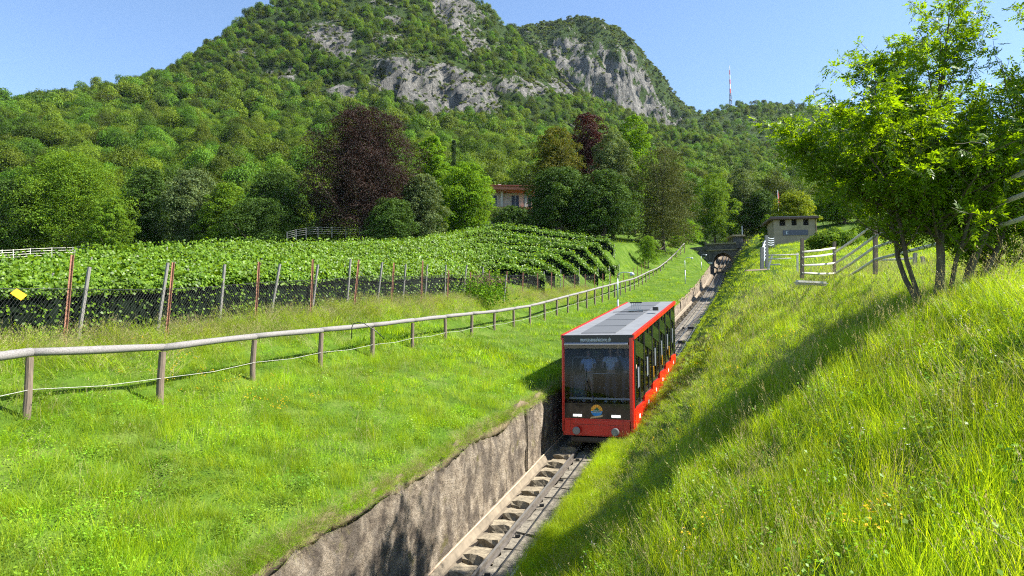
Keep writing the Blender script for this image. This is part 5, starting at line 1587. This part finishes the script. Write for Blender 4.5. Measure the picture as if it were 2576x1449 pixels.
T = [
 # label, cx, ytop, Y, width, mat, n, size, shape, k, low
 ('broad purple-leaved beech, the darkest and widest crown behind the vineyard', 918, 276, 98, 300, 'lv_purple', 44000, 0.25, 'round', 48, 0.02),
 ('bright green tree just right of the top of the purple beech', 1088, 345, 112, 112, 'lv_bright', 9000, 0.36, 'round', 18, 0.1),
 ('bright yellow-green spreading tree left of the villa', 1172, 412, 103, 160, 'lv_bright', 13000, 0.30, 'round', 26, 0.03),
 ('grey-green tree at the right foot of the purple beech', 1062, 440, 97, 130, 'lv_grey', 9000, 0.30, 'round', 20, 0.03),
 ('narrow dark cypress left of the villa roof', 1142, 352, 132, 11, 'lv_cypress', 1800, 0.3, 'column', 12, 0.0),
 ('dome-shaped tree with orange-tipped leaves right of the villa', 1396, 322, 110, 150, 'lv_orange', 12000, 0.32, 'round', 24, 0.1),
 ('dark copper-red tree rising between the orange-tipped and the grey-green trees', 1480, 286, 117, 145, 'lv_copper', 12000, 0.34, 'round', 18, 0.1),
 ('grey-green tree in front of the copper-red tree', 1540, 335, 108, 130, 'lv_grey', 11000, 0.30, 'round', 22, 0.1),
 ('light green tree topping the group right of the copper-red tree', 1592, 292, 123, 118, 'lv_bright', 9000, 0.36, 'round', 16, 0.2),
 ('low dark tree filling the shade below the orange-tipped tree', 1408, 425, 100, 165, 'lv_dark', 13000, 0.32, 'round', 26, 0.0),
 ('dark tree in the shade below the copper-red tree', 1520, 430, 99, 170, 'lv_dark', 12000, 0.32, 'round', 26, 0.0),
 ('olive-coloured pine with drooping sprays above the stone bridge path', 1665, 372, 104, 180, 'lv_olive', 15000, 0.24, 'round', 40, 0.0),
 ('mid-green tree between the olive pine and the stone bridge', 1795, 438, 136, 120, 'lv_mid', 10000, 0.30, 'round', 22, 0.05),
 ('pale grey-green tree directly behind the stone bridge', 1865, 425, 140, 110, 'lv_grey', 8000, 0.34, 'round', 18, 0.05),
 ('bright bushy tree at the left end of the stone bridge', 1708, 556, 128, 110, 'lv_bright', 7000, 0.26, 'round', 20, 0.0),
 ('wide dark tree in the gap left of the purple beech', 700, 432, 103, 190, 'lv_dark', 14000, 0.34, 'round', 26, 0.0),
 ('grey-green tree third to the left of the purple beech', 488, 428, 96, 170, 'lv_grey', 14000, 0.30, 'round', 26, 0.0),
 ('rounded mid-green tree second to the left of the purple beech', 570, 462, 93, 130, 'lv_mid', 11000, 0.28, 'round', 22, 0.0),
 ('dusky blue-green tree between the feathery tree and the grey-green tree', 375, 425, 99, 140, 'lv_dark', 12000, 0.30, 'round', 24, 0.0),
 ('large feathery bright green tree at the left, above the paddock fence', 185, 392, 91, 280, 'lv_mid', 24000, 0.28, 'round', 44, 0.0),
 ('dark green tree at the left edge of the picture', 20, 455, 88, 190, 'lv_dark', 14000, 0.28, 'round', 26, 0.0),
 ('low bright bush tree at the foot of the feathery tree', 285, 500, 87, 110, 'lv_mid', 9000, 0.24, 'round', 18, 0.0),
 ('dark spreading conifer at the left foot of the purple beech', 660, 500, 92, 180, 'lv_dark', 12000, 0.26, 'round', 26, 0.0),
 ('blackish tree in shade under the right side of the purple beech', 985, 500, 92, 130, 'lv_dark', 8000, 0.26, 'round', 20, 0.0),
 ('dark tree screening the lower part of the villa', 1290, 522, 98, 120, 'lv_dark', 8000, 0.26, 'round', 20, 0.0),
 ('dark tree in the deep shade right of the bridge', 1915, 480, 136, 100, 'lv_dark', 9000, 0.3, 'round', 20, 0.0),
 ('yellow-green tree behind the beige hut', 1992, 486, 90, 118, 'lv_yellow', 9000, 0.24, 'round', 18, 0.0),
 ('mid-green tree behind the foliage right of the beige hut', 2120, 470, 96, 150, 'lv_mid', 9000, 0.28, 'round', 20, 0.0),
 ('green shrub at the left foot of the beige hut', 1930, 540, 79, 40, 'lv_mid', 2500, 0.18, 'round', 10, 0.0),
 ('bushy yellow-green shrub right of the beige hut, behind the pale fence', 2095, 585, 52, 130, 'lv_mid', 7000, 0.16, 'round', 18, 0.0),
 ('distant tree beyond the pale fence, left of the leafy tree trunks', 2230, 560, 60, 150, 'lv_mid', 7000, 0.18, 'round', 18, 0.0),
 ('tree on the far slope behind the right-hand edge of the leafy tree', 2480, 560, 90, 180, 'lv_mid', 7000, 0.26, 'round', 18, 0.0),
 ('round shrub on a leafy ivy-clad stem beside the wooden rail', 1630, 594, 91, 62, 'lv_bright', 5000, 0.12, 'round', 10, 0.08),
 ('smaller round shrub near the left end of the stone bridge', 1704, 594, 112, 48, 'lv_bright', 4000, 0.13, 'round', 10, 0.08),
]
for i, (lab, cx, yt, Yd, w_, mt, n_, sz_, shp, kk_, low_) in enumerate(T):
    shrub = 'shrub' in lab
    nm = {'lv_purple': 'beech_tree', 'lv_cypress': 'cypress_tree', 'lv_olive': 'pine_tree', 'lv_copper': 'copper_tree'}.get(mt, 'broadleaf_tree')
    if shrub: nm = 'shrub'
    if 'conifer' in lab: nm = 'conifer_tree'
    make_tree(nm, lab, cx, yt, Yd, w_, M[mt], n=n_, size=sz_, shape=shp, k=kk_, kseed=i, low=low_, cat='shrub' if shrub else 'tree',
              group=None if shrub else 'trees behind the vineyard', flat=0.6 if mt in ('lv_olive', 'lv_cypress') else 0.8, droop=0.8 if mt == 'lv_olive' else 0,
              base=None)
# ivy stem on the round shrub
ivx = at(1630, 640, 60)
# tangle of ivy with bare brown twigs on the chain-link fence
ic = gp(34.5, -13.9)
iv = empty('ivy_tangle', ic, 0, 'tangle of ivy with bare brown twigs on top, growing against the chain-link fence', 'shrub')
rg = np.random.default_rng(5)
n_ = 2600
C = rg.normal(size=(n_, 3)) * [0.75, 0.35, 0.42] + [0.0, 0, 0.65]; C = C[C[:, 2] > 0]
V, Fc = leaf_quads(C, unit(len(C), rg) + [0.3, -.6, .4], 0.10, 0.9, rg=rg)
o = fast('leaves', V, Fc, M['lv_bright'], iv); o['kind'] = 'stuff'
mb = MB()
for i in range(90):
    a = Vector(rg.normal(size=3) * [0.7, 0.3, 0.12] + [0, 0, 1.35]); d = Vector(rg.normal(size=3)); d.normalize()
    mb.tube([a, a + d * .3 + Vector((0, 0, .1)), a + d * .55], [0.012, 0.009, 0.005], 4, False)
M['twig'] = simple('dry_twig', (0.17, 0.10, 0.06), 0.9)
o = mb.build('twigs', M['twig'], iv); o['kind'] = 'stuff'

# ------------------------------------------------------------------ leafy tree in the right foreground
M['ash'] = leafmat('compound_leaves', (0.055, 0.120, 0.005), (0.15, 0.26, 0.010), 0.50, (2.5, 2.1, 0.3), 0.42, 0.35)
tb = gp(13.7, 3.02, -0.1)
ash = empty('leafy_tree', tb, 0, 'multi-stemmed leafy tree with feather-like leaves in the right foreground', 'tree')
ra = np.random.default_rng(42)
LC, LD, LN = [], [], []        # compound-leaf base, direction, size
wood = MB(); trunk_parts = []
def grow(p0, d0, length, r0, depth, mb, twig_from=0.0):
    """a limb as a bending tube; side shoots and leaves along it"""
    n = max(4, int(length / 0.22)); pts = [Vector(p0)]; d = Vector(d0).normalized(); rad = [r0]
    for i in range(n):
        d = (d + Vector(ra.normal(size=3) * (0.07 if depth == 0 else 0.12)) + Vector((0, 0, 0.035 if depth else 0.015))).normalized()
        pts.append(pts[-1] + d * (length / n)); rad.append(max(0.004, r0 * (1 - 0.88 * (i + 1) / n)))
    mb.tube(pts, rad, 9 if depth == 0 else 5 if depth == 1 else 3, False)
    for i, p in enumerate(pts):
        f = i / n
        if f < twig_from: continue
        dd = (pts[min(i + 1, n)] - pts[max(i - 1, 0)]).normalized()
        if depth == 0:
            for _ in range(2):
                if ra.uniform() < 0.95:
                    a = ra.uniform(0, 2 * math.pi); out = Vector((math.cos(a), math.sin(a), 0.28 + 0.5 * f))
                    l = (1.65 * (1 - f) ** 0.5 + 0.45) * ra.uniform(0.55, 1.1)
                    grow(p, out + dd * 0.35, l, max(0.007, rad[i] * 0.5), 1, mb, 0.12)
        elif depth == 1:
            if ra.uniform() < 0.9:
                side = dd.cross(Vector((0, 0, 1))); side = side.normalized() if side.length > 0.01 else Vector((1, 0, 0))
                sgn = 1 if (i % 2) else -1
                grow(p, dd * 0.7 + side * sgn * 0.8 + Vector((0, 0, ra.uniform(-0.1, 0.4))), length * 0.36 * ra.uniform(0.6, 1.1), rad[i] * 0.55, 2, mb, 0.0)
        if depth >= 1 or f > 0.55:
            k_ = 3
            for _ in range(k_):
                a = Vector(ra.normal(size=3)); ld = (dd * 0.45 + a.normalized() * 0.85 + Vector((0, 0, 0.1))).normalized()
                LC.append(tuple(p)); LD.append(tuple(ld)); LN.append(ra.uniform(0.12, 0.235) * (0.85 if depth < 2 else 1))
stems = [  # base offset, direction, length, radius, first shoots at
 ((0.00, 0.0), (0.02, 0.05, 1.0), 5.6, 0.105, 0.22),
 ((-0.10, 0.05), (-0.34, 0.10, 1.0), 4.8, 0.060, 0.26),
 ((0.45, 0.10), (0.12, 0.15, 1.0), 6.2, 0.105, 0.20),
 ((0.16, 0.0), (0.30, -0.1, 1.0), 4.6, 0.055, 0.22),
 ((0.50, 0.15), (0.62, 0.0, 1.0), 6.4, 0.075, 0.22),
 ((0.60, 0.2), (0.95, 0.25, 1.0), 5.4, 0.055, 0.22),
 ((-0.05, 0.15), (-0.18, 0.4, 1.0), 5.6, 0.065, 0.24),
 ((-0.25, 0.1, 1.6), (-0.95, 0.1, 0.62), 2.3, 0.040, 0.12),
 ((0.7, 0.3), (1.1, 0.4, 1.0), 4.6, 0.040, 0.25),
 ((-0.1, -0.1, 1.3), (-0.8, -0.3, 0.8), 2.6, 0.036, 0.15),
]
for of_, d, l, r_, tf in stems:
    mb = MB(); grow((of_[0], of_[1], of_[2] if len(of_) > 2 else -0.25), d, l, r_ * 0.78, 0, mb, tf)
    o = mb.build('stem' if len(of_) < 3 else 'branch', M['bark'], ash, smooth=True)
LC = np.array(LC); LD = np.array(LD); LN = np.array(LN)
keepn = ra.uniform(size=len(LC)) < np.clip(1.0 - (LC[:, 2] - 1.6) * 0.11, 0.55, 0.95)
zmin_ = np.where(LC[:, 0] < -1.7, 1.80, np.where(LC[:, 0] < -0.9, 1.35, np.where(LC[:, 0] < -0.3, 0.95, 0.3)))
keepn &= (LC[:, 2] > zmin_) & (LC[:, 1] > -1.7) & (LC[:, 1] < 3.6)
LC, LD, LN = LC[keepn], LD[keepn], LN[keepn]
print('compound leaves', len(LC))
# leaflets: pairs along a drooping rachis
npair = 5
n = len(LC); up = np.array([0, 0, 1.0])
D = LD / np.linalg.norm(LD, axis=1, keepdims=True)
S_ = np.cross(D, up); S_ /= np.maximum(1e-6, np.linalg.norm(S_, axis=1, keepdims=True)); Nl = np.cross(S_, D)
tw = ra.normal(size=(n, 1)) * 0.5; S2 = S_ * np.cos(tw) + Nl * np.sin(tw); Nl = np.cross(S2, D)
VV = []
for j in range(npair):
    for sg_ in ((-1, 1) if j < npair - 1 else (0,)):
        f = 0.30 + 0.70 * j / (npair - 1)
        base = LC + D * (LN * f)[:, None] + np.array([0, 0, -1]) * (LN * 0.35 * f * f)[:, None]
        dirn = D * (0.55 if sg_ else 1.0) + S2 * sg_ * 0.95 - up * 0.25
        dirn = dirn + ra.normal(size=dirn.shape) * 0.12
        dirn /= np.linalg.norm(dirn, axis=1, keepdims=True)
        Ls = (LN * ra.uniform(0.32, 0.42, n))[:, None]
        wv = np.cross(dirn, Nl); wv /= np.maximum(1e-6, np.linalg.norm(wv, axis=1, keepdims=True))
        nn = np.cross(wv, dirn)
        a = base; b = base + dirn * Ls * 0.45 + wv * Ls * 0.20 + nn * Ls * 0.03; c = base + dirn * Ls - up * Ls * 0.08; d_ = base + dirn * Ls * 0.45 - wv * Ls * 0.20 + nn * Ls * 0.03
        VV.append(np.stack([a, b, c, d_], 1).reshape(-1, 3))
V = np.concatenate(VV); Fc = np.arange(len(V)).reshape(-1, 4)
o = fast('foliage', V, Fc, M['ash'], ash); o['kind'] = 'stuff'

# ------------------------------------------------------------------ grass
def grassmat(name, c1, c2, tr=0.5, tc=(1.5, 1.35, 0.4)):
    return leafmat(name, c1, c2, tr, tc, 0.5, 0.35, objvar=0.5, big=1.6, dry=0.22)
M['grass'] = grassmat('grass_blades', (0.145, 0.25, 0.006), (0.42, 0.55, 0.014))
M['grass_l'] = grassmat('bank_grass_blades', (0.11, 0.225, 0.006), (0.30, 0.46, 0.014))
M['straw'] = leafmat('seed_stalks', (0.24, 0.22, 0.08), (0.50, 0.44, 0.22), 0.3, (1.2, 1.1, 0.8), 0.6, 0.3)
M['clover'] = grassmat('broad_leaves', (0.10, 0.22, 0.008), (0.24, 0.42, 0.015), 0.4)
M['flower_y'] = leafmat('yellow_petals', (0.75, 0.45, 0.01), (0.9, 0.65, 0.02), 0.3, (1, 1, 1))
M['flower_w'] = leafmat('white_petals', (0.6, 0.6, 0.55), (0.8, 0.78, 0.72), 0.3, (1, 1, 1))
def tuft(seed, nb, spread, hmin, hmax, w, mat, lean=0.35, bend=0.5, segs=3, head=0.0, name='tuft', wind=(-0.25, -0.12)):
    rg = np.random.default_rng(seed); V = []; Fc = []
    for i in range(nb):
        a = rg.uniform(0, 6.28); r_ = spread * math.sqrt(rg.uniform()); p = Vector((math.cos(a) * r_, math.sin(a) * r_, -0.04))
        h = rg.uniform(hmin, hmax); la = rg.uniform(0, 6.28); ln = rg.uniform(0, lean)
        d = Vector((math.cos(la) * ln + wind[0] * rg.uniform(0.3, 1), math.sin(la) * ln + wind[1], 1)).normalized()
        b = Vector((d.x, d.y, 0)) * bend * rg.uniform(0.4, 1.4) ; fa = rg.uniform(0, 3.14); sd_ = Vector((math.cos(fa), math.sin(fa), 0)) * w * 0.5 * rg.uniform(0.7, 1.2)
        n = len(V)
        for j in range(segs + 1):
            f = j / segs; c = p + d * h * f + (b * h - Vector((0, 0, 0.28 * h * bend))) * f * f
            wf = (1 - f) ** 0.6 if j < segs else 0.04
            V += [c - sd_ * wf, c + sd_ * wf]
        for j in range(segs): Fc.append((n + 2 * j, n + 2 * j + 1, n + 2 * j + 3, n + 2 * j + 2))
        if head:
            e = p + d * h + (b * h - Vector((0, 0, 0.28 * h * bend))); t_ = (d + b).normalized()
            for q_ in range(7):
                c = e + t_ * (q_ * 0.014 - 0.03) + Vector(rg.normal(size=3)) * 0.006; s2 = Vector(rg.normal(size=3)).normalized() * head
                n = len(V); V += [c, c + s2 * .5 + t_ * head, c + t_ * head * 2, c - s2 * .5 + t_ * head]; Fc.append((n, n + 1, n + 2, n + 3))
    return fast(name, np.array([tuple(v) for v in V]), np.array(Fc), mat, link_it=False)
def clover(seed, n_, spread, h, size, mat):
    rg = np.random.default_rng(seed); C = np.stack([rg.normal(size=n_) * spread, rg.normal(size=n_) * spread, rg.uniform(0.2, 1, n_) * h], 1)
    V, Fc = leaf_quads(C, unit(n_, rg) * 0.6 + [0, 0, 1], size, 0.8, rg=rg)
    return fast('c', V, Fc, mat, link_it=False)

# near meadow on the right bank, 0..; left bank
g_src = [tuft(200 + i, 44, 0.18, 0.16, 0.44, 0.005, M['grass'], 0.35, 0.55) for i in range(5)] \
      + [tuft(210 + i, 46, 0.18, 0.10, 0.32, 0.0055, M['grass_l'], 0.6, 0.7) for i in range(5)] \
      + [tuft(220 + i, 34, 0.45, 0.20, 0.42, 0.018, M['grass'], 0.4, 0.5, 2) for i in range(3)] \
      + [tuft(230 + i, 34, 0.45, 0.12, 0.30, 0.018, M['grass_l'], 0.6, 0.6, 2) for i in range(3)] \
      + [clover(240 + i, 60, 0.13, 0.22, 0.035, M['clover']) for i in range(2)] \
      + [tuft(250 + i, 9, 0.25, 0.55, 0.95, 0.0045, M['straw'], 0.3, 0.5, 4, 0.012) for i in range(4)] \
      + [tuft(260 + i, 26, 0.25, 0.45, 0.85, 0.006, M['straw'] if i else M['grass'], 0.3, 0.75, 4, 0.012, wind=(0.55, -0.1)) for i in range(3)]
# index: 0-4 tall near, 5-9 short near, 10-12 tall far, 13-15 short far, 16-17 clover, 18-21 stalks, 22-24 fence-side tall
GP, GR, GS, GI = [], [], [], []
def add_grass(s, t, pick, sc, zs=None, tilt=0.12):
    n = len(s)
    if not n: return
    h = ground_h(s, t)
    edge = np.where((t > -4.2) & (t < -1.2), np.where(s > 20, np.where(t < -2.6, 0.28, 0.45), 0.6), 1.0); sc = np.asarray(sc); zs = (sc if zs is None else np.asarray(zs)) * edge
    P = np.stack([s * U[0] + t * R[0], s * U[1] + t * R[1], h + G * s], 1)
    px, py = proj_np(P)
    vis = (px > -160) & (px < 2740) & (py < 1640) & (py > -100) & (P[:, 1] > 0.8)
    m = vis.sum()
    GP.append(P[vis]); GR.append(np.stack([rng.normal(size=m) * tilt, rng.normal(size=m) * tilt, rng.uniform(0, 6.28, m) if tilt else np.zeros(m)], 1))
    z = sc if zs is None else zs
    GS.append(np.stack([sc[vis], sc[vis], zs[vis]], 1)); GI.append(pick[vis])
def scatter(t0, t1, s0, s1, dens, near_pick, far_pick, szf=1.0, smin=0.8):
    nmax = int((t1 - t0) * (s1 - s0) * dens)
    s = rng.uniform(s0, s1, nmax); t = rng.uniform(t0, t1, nmax)
    d = np.hypot(s, t)
    keep = rng.uniform(size=nmax) < np.clip((9.0 / np.maximum(d, 1)) ** 1.35, 0, 1)
    keep &= d > 1.6
    s, t, d = s[keep], t[keep], d[keep]
    P = np.stack([s, t, s * 0], 1)
    patch = 0.95 + 0.75 * vnoise(P, 1.3, 3)
    far = d > 24
    pk = np.where(far, rng.choice(far_pick, len(s)), rng.choice(near_pick, len(s)))
    sc = np.where(far, 1.0 + np.clip((d - 24) / 60, 0, 1) * 0.6, 1.0) * rng.uniform(0.8, 1.25, len(s)) * szf
    add_grass(s, t, pk, sc, np.clip(patch, 0.5, 1.5) * rng.uniform(0.8, 1.2, len(s)) * szf)
# right bank
scatter(-3.6, 7.5, 1.5, 26, 62, [0, 1, 2, 3, 4, 0, 1, 2, 3, 4, 16, 5], [10, 11, 12])
scatter(-3.55, 9, 24, 118, 26, [0, 1, 2], [10, 11, 12], 0.85)
# fringe leaning over the track on the right
n = 1500; s = 6 + 70 * rng.uniform(size=n) ** 1.6; add_grass(s, -3.52 + rng.uniform(0, 0.4, n), rng.choice([0, 1, 2, 3, 4], n), np.full(n, 1.0), rng.uniform(0.7, 1.25, n), 0.3)
n = 2600; s = rng.uniform(4, 21, n); add_grass(s, rng.uniform(-4.15, -3.4, n), rng.choice([0, 1, 2, 3, 4], n), np.full(n, 1.0), rng.uniform(0.9, 2.0, n), 0.3)
n = 1600; s = 5 + 40 * rng.uniform(size=n) ** 1.5; add_grass(s, -6.40 + rng.normal(size=n) * 0.05, rng.choice([23, 24], n), rng.uniform(0.25, 0.5, n), rng.uniform(0.12, 0.3, n), 0.9)
# left bank
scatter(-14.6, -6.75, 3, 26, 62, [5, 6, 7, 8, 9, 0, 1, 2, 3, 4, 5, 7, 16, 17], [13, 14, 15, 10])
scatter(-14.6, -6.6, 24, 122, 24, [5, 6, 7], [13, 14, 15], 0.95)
# ragged overhang at the wall top
n = 7500; s = 5 + 60 * rng.uniform(size=n) ** 1.5; add_grass(s, -6.45 + rng.normal(size=n) * 0.08, rng.choice([5, 6, 7, 8, 9], n), rng.uniform(0.5, 1.0, n), rng.uniform(0.25, 0.8, n) * np.clip(0.8 + 1.2 * vnoise(np.stack([s, s * 0, s * 0], 1), 1.3, 2), 0.2, 1.6), 0.5)
# meadow beyond and between the vines
scatter(-24, -14.4, 8, 110, 16, [5, 6, 7, 8], [13, 14, 15], 1.0)
scatter(-70, -22, 10, 100, 7, [13, 14, 15], [13, 14, 15], 1.3)
scatter(8, 34, 12, 100, 7, [10, 11], [10, 11, 12], 1.2)
# taller seeding grass along the chain-link fence
n = 2400; s = rng.uniform(4, 60, n); add_grass(s, np.array([ct(a) for a in s]) + rng.normal(size=n) * 0.5 + 0.25, rng.choice([22, 23, 24, 22], n), rng.uniform(0.8, 1.2, n), rng.uniform(0.5, 1.05, n) * np.where(s < 30, 1, 0.75), 0.1)
# single seed stalks on the right bank
n = 1500; s = 2 + 34 * rng.uniform(size=n) ** 1.4; add_grass(s, rng.uniform(-3.4, 6, n), rng.choice([18, 19, 20, 21], n), rng.uniform(0.7, 1.1, n), rng.uniform(0.6, 1.05, n))
n = 420; s = rng.uniform(5, 40, n); add_grass(s, rng.uniform(-14, -7.5, n), rng.choice([18, 19, 20, 21], n), rng.uniform(0.6, 0.9, n), rng.uniform(0.35, 0.7, n))
GP = np.concatenate(GP); GR = np.concatenate(GR); GS = np.concatenate(GS); GI = np.concatenate(GI)
print('grass tufts', len(GP))
go_ = gn_scatter('meadow_grass', GP, GR, GS, GI, g_src)
tag(go_, 'long bright green meadow grass with seed stalks covering both banks', 'grass')

# small meadow flowers
def flower(seed, mat, n_, spread, size, h):
    rg = np.random.default_rng(seed); C = np.stack([rg.normal(size=n_) * spread, rg.normal(size=n_) * spread, h + rg.uniform(-.12, .05, n_)], 1)
    C = np.repeat(C, 4, 0) + rg.normal(size=(n_ * 4, 3)) * size * 0.35
    V, Fc = leaf_quads(C, unit(len(C), rg) * 0.5 + [0, 0, 1], size, 0.9, rg=rg); return fast('f', V, Fc, mat, link_it=False)
f_src = [flower(1, M['flower_y'], 7, 0.14, 0.022, 0.34), flower(2, M['flower_y'], 3, 0.1, 0.026, 0.36), flower(3, M['flower_w'], 4, 0.12, 0.015, 0.30), flower(4, M['flower_w'], 2, 0.06, 0.018, 0.34)]
FP, FI = [], []
def fl_at(px, py, side, spreadm, cnt, picks):
    """flowers where the slope is seen along a ray"""
    d = ray(px, py); best = None
    for k_ in np.arange(2, 60, 0.15):
        p = d * k_; s, t = st_of(p[0], p[1])
        if (t < -6.5 or t > -3.4) and p[2] < float(ground_h(s, t)[0]) + G * s: best = (s, t); break
    if best is None: return
    s = best[0] + rng.normal(size=cnt) * spreadm; t = best[1] + rng.normal(size=cnt) * spreadm
    h = ground_h(s, t)
    for a, b, c in zip(s, t, h):
        if -6.5 < b < -3.5: continue
        p = wp(a, b, c); FP.append(tuple(p)); FI.append(int(rng.choice(picks)))
for (px, py, sp_, c_, pk) in [(450, 935, .5, 14, [0, 1]), (500, 985, .5, 8, [0, 1]), (650, 1010, .5, 8, [0, 1]), (700, 1045, .3, 6, [0]), (350, 930, .6, 8, [0, 2]), (470, 880, .7, 7, [2, 3]),
                          (180, 900, .5, 6, [2]), (950, 1000, .6, 3, [1]), (1950, 900, 1.0, 8, [0, 1]), (1790, 900, 1.0, 6, [0]), (1900, 960, .8, 6, [0, 1]), (2100, 800, 1.0, 6, [2]), (2450, 850, .8, 6, [2, 3]),
                          (1700, 1100, .6, 4, [1, 3]), (1500, 1400, .3, 3, [3]), (2200, 1390, .3, 4, [0]), (1750, 1430, .3, 4, [0, 3]), (2400, 1100, .6, 5, [3]), (2000, 1200, .8, 5, [3]), (2300, 990, .8, 5, [3, 2])]:
    fl_at(px, py, 0, sp_, c_, pk)
nf_ = len(FP)
ff = gn_scatter('meadow_flowers', np.array(FP), np.stack([np.zeros(nf_), np.zeros(nf_), rng.uniform(0, 6.28, nf_)], 1), np.ones((nf_, 3)), np.array(FI), f_src)
tag(ff, 'scattered small yellow and white flowers in the long grass', 'flowers')
